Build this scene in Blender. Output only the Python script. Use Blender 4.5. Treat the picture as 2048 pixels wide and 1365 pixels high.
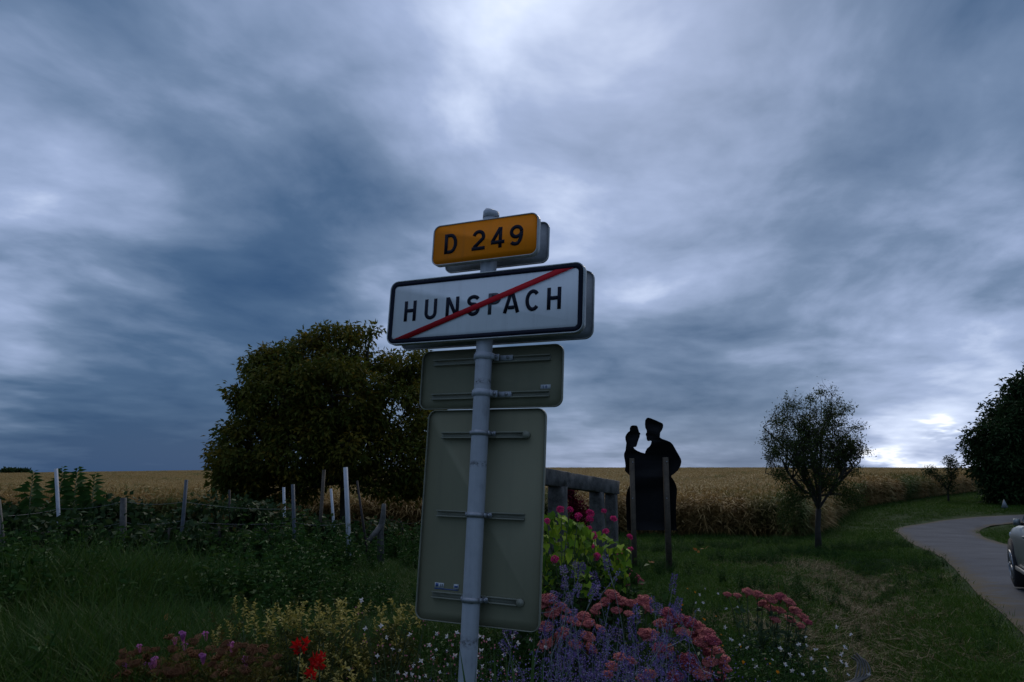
import bpy, math, random
import numpy as np
from mathutils import Vector, Matrix, Euler
R_ = math.radians
sc = bpy.context.scene
for o in list(bpy.data.objects): bpy.data.objects.remove(o)
COL = sc.collection
rng = np.random.default_rng(7); random.seed(7)

# ------------------------------------------------------------------ camera, sky, sun, exposure
PW, PH, FPX, EYE = 2048., 1365., 1500., 1.70
PITCH = math.atan((945 - PH/2)/FPX)
cam = bpy.data.objects.new('camera', bpy.data.cameras.new('camera')); COL.objects.link(cam)
cam.location = (0, 0, EYE); cam.rotation_euler = (math.pi/2 + PITCH, 0, 0)
cam.data.sensor_width = 36; cam.data.lens = 36*FPX/PW; cam.data.clip_start = .05; cam.data.clip_end = 8000
sc.camera = cam
sc.cycles.max_bounces = 5; sc.cycles.diffuse_bounces = 2; sc.cycles.glossy_bounces = 2; sc.cycles.transmission_bounces = 3
sc.view_settings.view_transform = 'Standard'; sc.view_settings.look = 'None'
sc.view_settings.exposure = 0.42; sc.view_settings.gamma = 1
SUN_EL, SUN_AZ = R_(36), R_(12)           # veiled sun ahead of the camera, a little to the right
sun = bpy.data.objects.new('sun', bpy.data.lights.new('sun', 'SUN')); COL.objects.link(sun)
sun.data.energy = 1.0; sun.data.angle = R_(30); sun.data.color = (1, .91, .78)
sd = Vector((math.sin(SUN_AZ)*math.cos(SUN_EL), math.cos(SUN_AZ)*math.cos(SUN_EL), math.sin(SUN_EL)))
sun.rotation_euler = sd.to_track_quat('Z', 'Y').to_euler()

def ray(px, py):
    cx, cz = (px-PW/2)/FPX, -(py-PH/2)/FPX
    return np.array([cx, math.cos(PITCH)-math.sin(PITCH)*cz, math.sin(PITCH)+math.cos(PITCH)*cz])

class NT:
    """tiny helper for node trees"""
    def __init__(s, nt): s.nt = nt; s.nt.nodes.clear()
    def n(s, t, **kw):
        nd = s.nt.nodes.new(t)
        for k, v in kw.items(): setattr(nd, k, v)
        return nd
    def l(s, a, b): s.nt.links.new(a, b)
    def val(s, sock, v):
        if hasattr(v, 'is_output'): s.l(v, sock)
        else: sock.default_value = v
    def math(s, op, a, b=0., c=None, clamp=False):
        m = s.n('ShaderNodeMath', operation=op, use_clamp=clamp); s.val(m.inputs[0], a); s.val(m.inputs[1], b)
        if c is not None: s.val(m.inputs[2], c)
        return m.outputs[0]
    def vmath(s, op, a, b=(0, 0, 0), out=0):
        m = s.n('ShaderNodeVectorMath', operation=op); s.val(m.inputs[0], a)
        if op == 'SCALE': s.val(m.inputs['Scale'], b)
        elif op != 'NORMALIZE': s.val(m.inputs[1], b)
        return m.outputs[out]
    def noise(s, vec, scale, detail=4, rough=.5, dist=0., out=0, dim='3D'):
        m = s.n('ShaderNodeTexNoise', noise_dimensions=dim); s.l(vec, m.inputs['Vector'])
        m.inputs['Scale'].default_value = scale; m.inputs['Detail'].default_value = detail
        m.inputs['Roughness'].default_value = rough; m.inputs['Distortion'].default_value = dist
        return m.outputs[out]
    def ramp(s, fac, stops, interp='LINEAR'):
        r = s.n('ShaderNodeValToRGB'); r.color_ramp.interpolation = interp; s.val(r.inputs[0], fac)
        el = r.color_ramp.elements
        while len(el) < len(stops): el.new(.5)
        for e, (p, c) in zip(el, stops): e.position = p; e.color = (*c, 1) if len(c) == 3 else c
        return r.outputs[0]
    def mix(s, fac, a, b, blend='MIX'):
        m = s.n('ShaderNodeMix', data_type='RGBA', blend_type=blend); s.val(m.inputs[0], fac)
        for i, c in ((6, a), (7, b)):
            if hasattr(c, 'is_output'): s.l(c, m.inputs[i])
            else: m.inputs[i].default_value = (*c, 1)
        return m.outputs[2]

world = bpy.data.worlds.new('World'); sc.world = world; world.use_nodes = True
def build_sky():
    t = NT(world.node_tree)
    d = t.vmath('NORMALIZE', t.n('ShaderNodeTexCoord').outputs['Generated'])
    sp = t.n('ShaderNodeSeparateXYZ'); t.l(d, sp.inputs[0])
    zc = t.math('ADD', t.math('MAXIMUM', sp.outputs[2], 0.), .15)
    cb = t.n('ShaderNodeCombineXYZ')
    # cloud deck seen in perspective, drawn out along the wind (away from the viewer, slightly right)
    u = t.math('DIVIDE', t.math('SUBTRACT', sp.outputs[0], t.math('MULTIPLY', sp.outputs[1], .10)), zc)
    v = t.math('DIVIDE', sp.outputs[1], zc)
    t.l(u, cb.inputs[0]); t.l(t.math('MULTIPLY', v, .95), cb.inputs[1])
    p = cb.outputs[0]
    w1 = t.vmath('SUBTRACT', t.noise(p, .9, 2, .5, out=1, dim='2D'), (.5, .5, .5))
    pw = t.vmath('ADD', p, t.vmath('SCALE', w1, .6))
    nA = t.noise(pw, 1.2, 3, .5, dim='2D')
    # finer fibres, drawn out further along the wind
    fib = t.vmath('MULTIPLY', t.vmath('ADD', p, t.vmath('SCALE', w1, .35)), (1., .85, 1.))
    nB = t.noise(fib, 2.9, 5, .54, dim='2D')
    # direction warped by the same turbulence so that the big light and dark banks are ragged
    w2 = t.vmath('SUBTRACT', t.noise(p, 1.7, 3, .55, out=1, dim='2D'), (.5, .5, .5))
    dw = t.vmath('NORMALIZE', t.vmath('ADD', d, t.vmath('SCALE', w2, .15)))
    banks = [(1330, -40, 250, .20), (1020, 30, 300, .17), (480, 100, 100, .26), (760, 0, 200, .12), (1480, 250, 160, .14),
             (1000, 330, 190, .08), (0, 370, 130, .34), (200, 400, 120, .12), (1250, 560, 110, .20), (1470, 600, 110, .12),
             (1680, 640, 200, .12), (330, 735, 130, .24), (30, 710, 80, .22), (770, 600, 60, .24), (1230, 920, 130, .30),
             (1900, 870, 100, .20), (1780, 930, 60, .22), (1970, 680, 140, .18), (150, 570, 90, .12), (1780, 170, 120, .06),
             (250, 190, 130, -.06), (430, 270, 110, -.12), (660, 330, 150, -.10), (60, 480, 90, -.16), (340, 550, 110, -.12),
             (560, 620, 120, -.18), (170, 650, 60, -.12), (200, 880, 150, -.34), (400, 870, 150, -.30), (40, 900, 90, -.10), (1230, 765, 130, -.28),
             (1430, 780, 120, -.14), (1590, 430, 190, -.08), (1990, 140, 190, -.10), (720, 450, 140, -.08), (30, 60, 140, -.06)]
    tot = None
    for bx, by, rad, amp in banks:
        c = ray(bx, by); c = c/np.linalg.norm(c)
        dot = t.vmath('DOT_PRODUCT', dw, tuple(c), out='Value')
        k = 1/(rad/FPX)**2
        e = t.math('EXPONENT', t.math('MULTIPLY_ADD', dot, k, -k))
        tot = t.math('MULTIPLY_ADD', e, amp, .41 if tot is None else tot)
    ds = t.n('ShaderNodeMapRange', interpolation_type='SMOOTHSTEP'); t.l(sp.outputs[2], ds.inputs[0]); ds.inputs[1].default_value = .0; ds.inputs[2].default_value = .22; ds.inputs[3].default_value = .45; ds.inputs[4].default_value = 1.
    up = t.n('ShaderNodeMapRange', interpolation_type='SMOOTHSTEP'); t.l(sp.outputs[2], up.inputs[0]); up.inputs[1].default_value = .5; up.inputs[2].default_value = .95; up.inputs[3].default_value = 0.; up.inputs[4].default_value = .30
    nz = t.math('MULTIPLY_ADD', t.math('SUBTRACT', nA, .5), .38, t.math('MULTIPLY', t.math('SUBTRACT', nB, .5), .54))
    tot = t.math('MULTIPLY_ADD', nz, ds.outputs[0], t.math('ADD', tot, up.outputs[0]))
    gapn = t.ramp(t.noise(t.vmath('MULTIPLY', d, (1., 1., 3.5)), 26., 3, .6), [(.36, (0, 0, 0)), (.62, (1, 1, 1))])
    # thin ragged gaps low in the west where the bright air shows through
    dw3 = t.vmath('MULTIPLY', t.vmath('ADD', d, t.vmath('SCALE', w2, .05)), (1., 1., 1.))
    for bx, by, wx, wz, amp in ((1768, 915, 30, 16, .42), (1880, 858, 22, 7, .50), (1850, 936, 80, 5, .30)):
        c = ray(bx, by); c = c/np.linalg.norm(c)
        df = t.vmath('MULTIPLY', t.vmath('SUBTRACT', dw3, tuple(c)), (FPX/wx, FPX/wx, FPX/wz))
        q = t.vmath('DOT_PRODUCT', df, df, out='Value')
        tot = t.math('MULTIPLY_ADD', t.math('MULTIPLY', t.math('EXPONENT', t.math('MULTIPLY', q, -.5)), gapn), amp, tot)
    tot = t.math('ADD', tot, 0., clamp=True)
    colr = t.ramp(tot, [(0, (.014, .052, .130)), (.22, (.042, .090, .178)), (.45, (.118, .178, .290)), (.70, (.272, .345, .52)), (.9, (.54, .62, .80)), (1, (.76, .80, .88))])
    sky = t.n('ShaderNodeTexSky', sky_type='NISHITA', sun_disc=False, sun_elevation=SUN_EL, sun_rotation=SUN_AZ)
    b1 = t.n('ShaderNodeBackground'); t.l(sky.outputs[0], b1.inputs[0]); b1.inputs[1].default_value = .05
    b2 = t.n('ShaderNodeBackground'); t.l(colr, b2.inputs[0]); b2.inputs[1].default_value = 1.0
    mx = t.n('ShaderNodeMixShader'); mx.inputs[0].default_value = .94
    t.l(b1.outputs[0], mx.inputs[1]); t.l(b2.outputs[0], mx.inputs[2])
    out = t.n('ShaderNodeOutputWorld'); t.l(mx.outputs[0], out.inputs[0])
build_sky()

# ------------------------------------------------------------------ terrain
def sstep(a, b, x):
    t = np.clip((np.asarray(x, float)-a)/(b-a), 0, 1); return t*t*(3-2*t)
PY = [-60, 5, 9, 14, 18, 22, 27, 32, 38, 45]
PZ = [0, 0, -.06, -.22, -.42, -.62, -.88, -1.05, -1.10, -1.0]
def seg_dist(x, y, pts):
    best = np.full(np.shape(x), 1e9)
    for (x0, y0), (x1, y1) in zip(pts[:-1], pts[1:]):
        dx, dy = x1-x0, y1-y0; L = dx*dx+dy*dy
        t = np.clip(((x-x0)*dx+(y-y0)*dy)/L, 0, 1)
        best = np.minimum(best, np.hypot(x-x0-t*dx, y-y0-t*dy))
    return best
DITCH = [(2.0, 4.0), (3.1, 6.9), (5.7, 12.6), (8.3, 18.3), (9.2, 20.0)]
def Tz(x, y):
    x = np.asarray(x, float); y = np.asarray(y, float)
    z = np.interp(y, PY, PZ)
    k = x/np.maximum(y, 20)
    crest = np.interp(k, [-.75, -.42, 0, .45, .75], [-.6, .35, 1.15, 1.2, .9])
    t = sstep(36, 230, y)
    z = z*(1-t) + crest*t
    z = z - 60*sstep(250, 900, y)
    z = z + .5*sstep(16, 26, x)*sstep(36, 50, y)*(1-sstep(70, 130, y))
    z = z - .42*np.exp(-(seg_dist(x, y, DITCH)/.7)**2)*sstep(3, 6, y)*(1-sstep(19.2, 20.8, y))
    z = z + .03*np.sin(x*1.3+.4*y)*np.sin(y*.9)*sstep(3, 8, y)*(1-sstep(25, 35, y))
    return z
def T(x, y): return float(Tz(x, y))
def P(px, py, d):                 # point seen at photo pixel, at depth d metres ahead
    r = ray(px, py); r = r*(d/r[1]); return Vector((r[0], r[1], r[2]+EYE))
def G(px, d):                     # ground point below that pixel column at depth d
    x = (px-PW/2)/FPX*d
    for _ in range(5):
        z = T(x, d)-EYE; x = (px-PW/2)/FPX*(d*math.cos(PITCH)+z*math.sin(PITCH))
    return Vector((x, d, T(x, d)))
def GP(px, py):                   # ground point seen at photo pixel
    r = ray(px, py); s = 2.
    while s < 600:
        p = r*s
        if p[2]+EYE < T(p[0], p[1]): break
        s *= 1.01
    lo, hi = s/1.01, s
    for _ in range(20):
        m = (lo+hi)/2; p = r*m
        if p[2]+EYE < T(p[0], p[1]): hi = m
        else: lo = m
    p = r*hi; return Vector((p[0], p[1], T(p[0], p[1])))

# ------------------------------------------------------------------ object helpers
def tag(o, label=None, cat=None, group=None, kind=None):
    if label: o['label'] = label
    if cat: o['category'] = cat
    if group: o['group'] = group
    if kind: o['kind'] = kind
    return o
def link(o, parent=None):
    COL.objects.link(o)
    if parent is not None: o.parent = parent
    return o
def empty(name, loc, label, cat, group=None, rot=(0, 0, 0)):
    o = bpy.data.objects.new(name, None); o.empty_display_size = .1
    o.location = loc; o.rotation_euler = rot; link(o); return tag(o, label, cat, group)
def setrnd(me, rnd):
    a = me.attributes.new('rnd', 'FLOAT', 'FACE'); a.data.foreach_set('value', np.asarray(rnd, np.float32))
def tri_mesh(name, V, F, rnd=None, mat=None, smooth=False):
    V = np.asarray(V, np.float32); F = np.asarray(F, np.int32)
    me = bpy.data.meshes.new(name); n = len(F)
    me.vertices.add(len(V)); me.vertices.foreach_set('co', V.ravel())
    me.loops.add(n*3); me.loops.foreach_set('vertex_index', F.ravel())
    me.polygons.add(n); me.polygons.foreach_set('loop_start', np.arange(n, dtype=np.int32)*3)
    me.polygons.foreach_set('loop_total', np.full(n, 3, np.int32))
    if rnd is not None: setrnd(me, rnd)
    if smooth: me.polygons.foreach_set('use_smooth', np.ones(n, bool))
    me.update(calc_edges=True); me.validate()
    if mat: me.materials.append(mat)
    return me
class MB:
    """collects triangles"""
    def __init__(s): s.V = []; s.F = []; s.R = []; s.n = 0
    def add(s, V, F, r=None):
        V = np.asarray(V, float).reshape(-1, 3); F = np.asarray(F, int).reshape(-1, 3)
        s.V.append(V); s.F.append(F+s.n); s.n += len(V)
        s.R.append(np.full(len(F), random.random()) if r is None else (np.full(len(F), r) if np.isscalar(r) else np.asarray(r)))
    def poly(s, V, faces, r=None):
        F = []
        for f in faces:
            for i in range(1, len(f)-1): F.append((f[0], f[i], f[i+1]))
        s.add(V, F, r)
    def box(s, c, size, M=None, r=None, taper=1.0):
        hx, hy, hz = [a/2 for a in size]
        V = np.array([(x*hx*(taper if z > 0 else 1), y*hy*(taper if z > 0 else 1), z*hz) for z in (-1, 1) for y in (-1, 1) for x in (-1, 1)])
        if M is not None: V = V@np.array(M).T
        V = V+np.array(c)
        s.poly(V, [(0, 2, 3, 1), (4, 5, 7, 6), (0, 1, 5, 4), (2, 6, 7, 3), (0, 4, 6, 2), (1, 3, 7, 5)], r)
    def tube(s, pts, rad, sides=6, r=None, cap=True):
        pts = np.asarray(pts, float); n = len(pts)
        rad = np.full(n, rad) if np.isscalar(rad) else np.asarray(rad, float)
        tg = np.gradient(pts, axis=0); tg /= np.linalg.norm(tg, axis=1)[:, None]+1e-12
        up = np.array([0, 0, 1.]) if abs(tg[0][2]) < .9 else np.array([1., 0, 0])
        V = []
        for i in range(n):
            a = np.cross(tg[i], up); a /= np.linalg.norm(a)+1e-12; b = np.cross(tg[i], a)
            up = -np.cross(tg[i], a) if False else up
            for k in range(sides):
                th = 2*math.pi*k/sides; V.append(pts[i]+rad[i]*(a*math.cos(th)+b*math.sin(th)))
        F = []
        for i in range(n-1):
            for k in range(sides):
                a0 = i*sides+k; a1 = i*sides+(k+1) % sides; b0 = a0+sides; b1 = a1+sides
                F += [(a0, a1, b1), (a0, b1, b0)]
        if cap:
            for i in range(1, sides-1):
                F.append((0, i+1, i)); o = (n-1)*sides; F.append((o, o+i, o+i+1))
        s.add(V, F, r)
    def mesh(s, name, mat=None, off=None, smooth=False):
        if not s.V: s.add([(0, 0, 0), (.001, 0, 0), (0, .001, 0)], [(0, 1, 2)])
        V = np.concatenate(s.V)
        if off is not None: V = V-np.array(off)
        return tri_mesh(name, V, np.concatenate(s.F), np.concatenate(s.R), mat, smooth)
    def obj(s, name, mat, parent=None, off=None, smooth=False):
        return link(bpy.data.objects.new(name, s.mesh(name, mat, off, smooth)), parent)
def unit(a): return a/(np.linalg.norm(a, axis=-1, keepdims=True)+1e-12)
def add_leaves(mb, Pn, D, L, Wd, rnd=None, fold=.25, droop=.0):
    """folded, pointed leaves: 2 triangles each"""
    Pn = np.asarray(Pn, float); n = len(Pn)
    if n == 0: return
    D = unit(np.asarray(D, float)); L = np.broadcast_to(np.asarray(L, float), (n,)); Wd = np.broadcast_to(np.asarray(Wd, float), (n,))
    rv = rng.normal(size=(n, 3)); rv[:, 2] += 1.2
    S = unit(np.cross(D, rv)); N = unit(np.cross(S, D))
    mid = Pn+D*L[:, None]*.42
    tip = Pn+D*L[:, None]; tip[:, 2] -= droop*L
    V = np.stack([Pn, mid+S*Wd[:, None]*.5+N*Wd[:, None]*fold, tip, mid-S*Wd[:, None]*.5+N*Wd[:, None]*fold], 1).reshape(-1, 3)
    i = np.arange(n)[:, None]*4
    F = np.concatenate([i+np.array([[0, 1, 2]]), i+np.array([[0, 2, 3]])], 1).reshape(-1, 3)
    r = rng.random(n) if rnd is None else np.broadcast_to(rnd, (n,))
    mb.add(V, F, np.repeat(r, 2))
def add_blades(mb, Pn, D, L, Wd, bend=.4, seg=3, rnd=None, side=None):
    """curved tapering grass / corn blades"""
    Pn = np.asarray(Pn, float); n = len(Pn); D = unit(np.asarray(D, float))
    L = np.broadcast_to(np.asarray(L, float), (n,))[:, None]; Wd = np.broadcast_to(np.asarray(Wd, float), (n,))[:, None]
    bend = np.broadcast_to(np.asarray(bend, float), (n,))[:, None]
    H = D.copy(); H[:, 2] = 0; H = unit(H+1e-6*rng.normal(size=H.shape))
    S = unit(np.cross(D, np.array([0, 0, 1.])+.3*rng.normal(size=(n, 3))))
    rows = []
    for k in range(seg+1):
        t = k/seg
        c = Pn+D*L*t+(H*.5-np.array([0, 0, 1.]))*bend*L*t*t
        w = Wd*(1-t)**.7*(.6+.4*min(1, t*3)) if k < seg else Wd*0
        rows.append((c-S*w*.5, c+S*w*.5))
    V = np.stack([a for r in rows for a in r], 1).reshape(-1, 3); m = 2*(seg+1)
    f = []
    for k in range(seg):
        a = 2*k; f.append((a, a+1, a+3));
        if k < seg-1: f.append((a, a+3, a+2))
    f = np.array(f)
    F = (np.arange(n)[:, None, None]*m+f[None]).reshape(-1, 3)
    r = rng.random(n) if rnd is None else np.broadcast_to(rnd, (n,))
    mb.add(V, F, np.repeat(r, len(f)))
def place(name, me, parent, loc, direction=(0, 0, 1), scale=1., spin=0.):
    o = bpy.data.objects.new(name, me); link(o, parent)
    o.location = loc
    q = Vector(direction).normalized().to_track_quat('Z', 'Y')
    o.rotation_mode = 'QUATERNION'; o.rotation_quaternion = q @ Euler((0, 0, spin)).to_quaternion()
    o.scale = (scale,)*3 if np.isscalar(scale) else scale
    return o

# ------------------------------------------------------------------ materials
def newmat(name):
    m = bpy.data.materials.new(name); m.use_nodes = True; return m, NT(m.node_tree)
def finish(t, bsdf):
    o = t.n('ShaderNodeOutputMaterial'); t.l(bsdf, o.inputs[0])
def plain(name, c, rough=.6, var=.18, scale=12., metal=0., bump=0., spec=.4, c2=None):
    m, t = newmat(name)
    pos = t.n('ShaderNodeTexCoord').outputs['Object']
    n1 = t.noise(pos, scale, 5, .6); n2 = t.noise(pos, scale*6, 3, .6)
    f = t.math('ADD', t.math('MULTIPLY', n1, .65), t.math('MULTIPLY', n2, .35))
    lo = tuple(x*(1-var*1.6) for x in c); hi = tuple(min(1, x*(1+var*1.2)) for x in c)
    if c2: lo = c2
    col = t.ramp(f, [(.3, lo), (.7, hi)])
    b = t.n('ShaderNodeBsdfPrincipled'); t.l(col, b.inputs['Base Color'])
    b.inputs['Roughness'].default_value = rough; b.inputs['Metallic'].default_value = metal
    b.inputs['Specular IOR Level'].default_value = spec
    if bump:
        bp = t.n('ShaderNodeBump'); bp.inputs['Strength'].default_value = bump; bp.inputs['Distance'].default_value = .01
        t.l(f, bp.inputs['Height']); t.l(bp.outputs[0], b.inputs['Normal'])
    finish(t, b.outputs[0]); return m
def leafy(name, stops, trans=.3, rough=.6, patch=None):
    """leaf colour varies leaf by leaf ('rnd') and plant by plant; patch = (scale, colour) for world-sized drifts of another tone"""
    m, t = newmat(name)
    a = t.n('ShaderNodeAttribute', attribute_name='rnd').outputs['Fac']
    ob = t.n('ShaderNodeObjectInfo').outputs['Random']
    f = t.math('ADD', t.math('MULTIPLY', a, .7), t.math('MULTIPLY', ob, .3))
    col = t.ramp(f, stops)
    if patch:
        pos = t.n('ShaderNodeNewGeometry').outputs['Position']
        pf = t.ramp(t.noise(pos, patch[0], 4, .6), [(patch[2], (0, 0, 0)), (patch[2]+.16, (1, 1, 1))])
        col = t.mix(pf, col, patch[1])
    d = t.n('ShaderNodeBsdfPrincipled'); t.l(col, d.inputs['Base Color']); d.inputs['Roughness'].default_value = rough
    d.inputs['Specular IOR Level'].default_value = .08
    if trans:
        tr = t.n('ShaderNodeBsdfTranslucent'); t.l(col, tr.inputs[0])
        mx = t.n('ShaderNodeMixShader'); mx.inputs[0].default_value = trans
        t.l(d.outputs[0], mx.inputs[1]); t.l(tr.outputs[0], mx.inputs[2]); finish(t, mx.outputs[0])
    else: finish(t, d.outputs[0])
    return m
M = {}
M['galv'] = plain('galvanised_pole', (.40, .42, .46), .45, .12, 9, .0, .15)
def pole_mat():
    m, t = newmat('weathered_grey_pole')
    tc = t.n('ShaderNodeTexCoord').outputs['Object']
    sp = t.n('ShaderNodeSeparateXYZ'); t.l(tc, sp.inputs[0])
    st = t.vmath('MULTIPLY', tc, (30, 30, 2.2))
    n1 = t.noise(tc, 14, 5, .6); n2 = t.noise(st, 1, 4, .6)
    col = t.ramp(t.math('ADD', t.math('MULTIPLY', n1, .5), t.math('MULTIPLY', n2, .5)), [(.28, (.20, .21, .225)), (.46, (.34, .36, .39)), (.72, (.43, .45, .48))])
    stain = None
    for zc, w in ((2.12, .018), (1.755, .018), (2.925, .03), (1.02, .03), (.7, .012)):
        d = t.math('ABSOLUTE', t.math('SUBTRACT', sp.outputs[2], zc))
        e = t.math('SUBTRACT', 1., t.math('DIVIDE', d, w), clamp=True)
        stain = e if stain is None else t.math('MAXIMUM', stain, e)
    g = t.noise(tc, 60, 4, .7)
    sf = t.math('MULTIPLY', stain, t.ramp(g, [(.42, (0, 0, 0)), (.62, (1, 1, 1))]), clamp=True)
    col = t.mix(sf, col, (.07, .07, .07))
    b = t.n('ShaderNodeBsdfPrincipled'); t.l(col, b.inputs['Base Color']); b.inputs['Roughness'].default_value = .5
    bp = t.n('ShaderNodeBump'); bp.inputs['Strength'].default_value = .2; bp.inputs['Distance'].default_value = .004
    t.l(n1, bp.inputs['Height']); t.l(bp.outputs[0], b.inputs['Normal'])
    finish(t, b.outputs[0]); return m
M['pole'] = pole_mat()
M['rim'] = plain('aluminium_rim', (.42, .44, .44), .4, .2, 25, .3)
def sheet(name, c, dirt, spec=.15):
    m, t = newmat(name)
    tc = t.n('ShaderNodeTexCoord').outputs['Object']
    run = t.noise(t.vmath('MULTIPLY', tc, (26, 26, 1.6)), 1., 4, .6); blot = t.noise(tc, 5., 5, .6); spot = t.noise(tc, 95., 2, .5)
    f = t.math('ADD', t.math('MULTIPLY', t.ramp(run, [(.5, (0, 0, 0)), (.75, (1, 1, 1))]), .45), t.math('MULTIPLY', t.ramp(blot, [(.45, (0, 0, 0)), (.75, (1, 1, 1))]), .45))
    f = t.math('ADD', f, t.math('MULTIPLY', t.ramp(spot, [(.70, (0, 0, 0)), (.74, (1, 1, 1))]), .6), clamp=True)
    col = t.mix(t.math('MULTIPLY', f, dirt), c, tuple(x*.35+.03 for x in c))
    b = t.n('ShaderNodeBsdfPrincipled'); t.l(col, b.inputs['Base Color']); b.inputs['Roughness'].default_value = .55; b.inputs['Specular IOR Level'].default_value = spec
    finish(t, b.outputs[0]); return m
M['white_face'] = sheet('white_reflective_sheet', (.66, .70, .72), .32)
M['yellow_face'] = sheet('orange_yellow_sheet', (.80, .215, .002), .42, .1)
M['ink'] = plain('dark_navy_ink', (.010, .012, .024), .6, .1, spec=.12)
M['ink_worn'] = plain('worn_navy_ink', (.05, .055, .075), .5, .35, 60)
M['red'] = plain('red_stripe', (.46, .010, .020), .6, .08, spec=.12)
M['panel_back'] = sheet('olive_grey_panel_back', (.20, .195, .125), .30)
M['panel_grey'] = plain('grey_panel_back', (.24, .255, .27), .5, .2, 12)
M['sticker'] = plain('white_sticker', (.5, .53, .55), .5, .1)
M['blue'] = plain('blue_print', (.04, .08, .24), .5, .1)
M['bolt'] = plain('zinc_bolt', (.3, .31, .33), .4, .2, 40, .5)
M['black_sheet'] = plain('black_painted_sheet', (.006, .006, .007), .7, .2, spec=.15)
M['brown_post'] = plain('brown_timber_post', (.085, .065, .045), .8, .35, 6, bump=.3)
M['old_wood'] = plain('weathered_grey_timber', (.10, .094, .084), .85, .4, 9, bump=1.0, c2=(.022, .02, .018))
M['white_post'] = plain('white_vineyard_post', (.42, .44, .47), .6, .12, 9)
M['steel_post'] = plain('dark_steel_post', (.06, .07, .085), .55, .25, 10)
M['dark_post'] = plain('dark_brown_stake', (.035, .026, .024), .8, .3, 10)
M['wire'] = plain('dull_wire', (.18, .19, .2), .5, .2)
M['bark'] = plain('dark_bark', (.045, .038, .03), .9, .4, 8, bump=.6)
M['stem'] = plain('green_stem', (.06, .085, .035), .7, .3, 20)
M['pale_stem'] = plain('silvery_stem', (.20, .23, .23), .7, .2, 20)
M['dry_stem'] = plain('dry_stem', (.22, .17, .09), .8, .3, 20)
M['walnut'] = leafy('walnut_leaf', [(0, (.032, .052, .010)), (.4, (.07, .085, .013)), (.78, (.135, .112, .016)), (1, (.24, .145, .016))], .35)
M['dark_leaf'] = leafy('dark_tree_leaf', [(0, (.015, .034, .011)), (.6, (.028, .054, .016)), (1, (.05, .078, .024))], .2)
M['airy_leaf'] = leafy('small_tree_leaf', [(0, (.03, .048, .012)), (.6, (.055, .08, .02)), (1, (.12, .09, .03))], .25)
M['vine'] = leafy('vine_leaf', [(0, (.016, .034, .012)), (.6, (.028, .055, .018)), (.9, (.05, .075, .025)), (1, (.14, .07, .02))], .25)
M['weed'] = leafy('weed_leaf', [(0, (.018, .048, .010)), (.6, (.032, .078, .016)), (1, (.06, .10, .022))], .25)
M['lime'] = leafy('lime_leaf', [(.34, (.045, .105, .010)), (.5, (.12, .22, .014)), (.65, (.27, .36, .026))], .3)
M['varieg'] = leafy('variegated_leaf', [(0, (.11, .12, .022)), (.4, (.28, .24, .055)), (1, (.60, .50, .19))], .3)
M['varieg_green'] = leafy('shrub_under_leaf', [(0, (.03, .045, .012)), (1, (.085, .085, .022))], .25)
M['spirea'] = leafy('spirea_leaf', [(0, (.04, .05, .012)), (.5, (.10, .075, .02)), (1, (.17, .17, .035))], .25)
M['spirea_head'] = leafy('spirea_seed_head', [(0, (.10, .042, .02)), (1, (.19, .08, .036))], .1)
M['sedum'] = leafy('sedum_floret', [(0, (.34, .08, .085)), (.5, (.52, .15, .14)), (1, (.66, .27, .21))], .15)
M['sedum_dark'] = leafy('sedum_floret_deep', [(0, (.28, .05, .075)), (1, (.46, .11, .13))], .15)
M['sedum_leaf'] = leafy('sedum_leaf', [(0, (.03, .055, .03)), (1, (.06, .10, .05))], .2)
M['violet'] = leafy('violet_floret', [(0, (.085, .055, .19)), (.6, (.14, .10, .29)), (1, (.25, .21, .42))], .2)
M['silver_leaf'] = leafy('silver_leaf', [(0, (.10, .115, .13)), (1, (.20, .22, .24))], .2)
M['petal_white'] = leafy('white_petal', [(0, (.48, .48, .51)), (1, (.64, .63, .66))], .3)
M['petal_blush'] = leafy('blush_bud', [(0, (.42, .12, .18)), (1, (.55, .28, .32))], .3)
M['petal_pink'] = leafy('bright_pink_petal', [(0, (.55, .02, .14)), (1, (.75, .08, .26))], .3)
M['petal_mauve'] = leafy('mauve_petal', [(0, (.40, .10, .30)), (1, (.55, .20, .42))], .3)
M['petal_red'] = leafy('red_petal', [(0, (.32, .005, .005)), (1, (.50, .012, .010))], .3)
M['petal_orange'] = leafy('orange_petal', [(0, (.55, .17, .008)), (1, (.65, .28, .01))], .3)
M['maroon'] = leafy('maroon_plume', [(0, (.06, .004, .012)), (1, (.14, .01, .025))], .2)
M['gaura_leaf'] = leafy('gaura_leaf', [(0, (.022, .04, .014)), (.8, (.045, .065, .022)), (1, (.10, .08, .025))], .25)
M['bed_leaf'] = leafy('bedding_leaf', [(0, (.02, .05, .012)), (1, (.05, .10, .022))], .25)
M['iris'] = leafy('sword_leaf', [(0, (.035, .075, .025)), (1, (.06, .12, .035))], .25)
M['dead_leaf'] = leafy('dead_leaf', [(0, (.20, .07, .02)), (1, (.36, .17, .05))], .3)
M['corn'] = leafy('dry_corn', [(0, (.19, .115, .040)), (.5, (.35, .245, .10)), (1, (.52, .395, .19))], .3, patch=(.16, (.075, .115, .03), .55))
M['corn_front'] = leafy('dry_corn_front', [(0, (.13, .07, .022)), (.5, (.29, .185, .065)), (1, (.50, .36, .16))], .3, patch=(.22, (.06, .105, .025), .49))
M['corn_top'] = leafy('corn_tassel', [(0, (.26, .17, .065)), (1, (.42, .29, .12))], .3)

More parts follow.
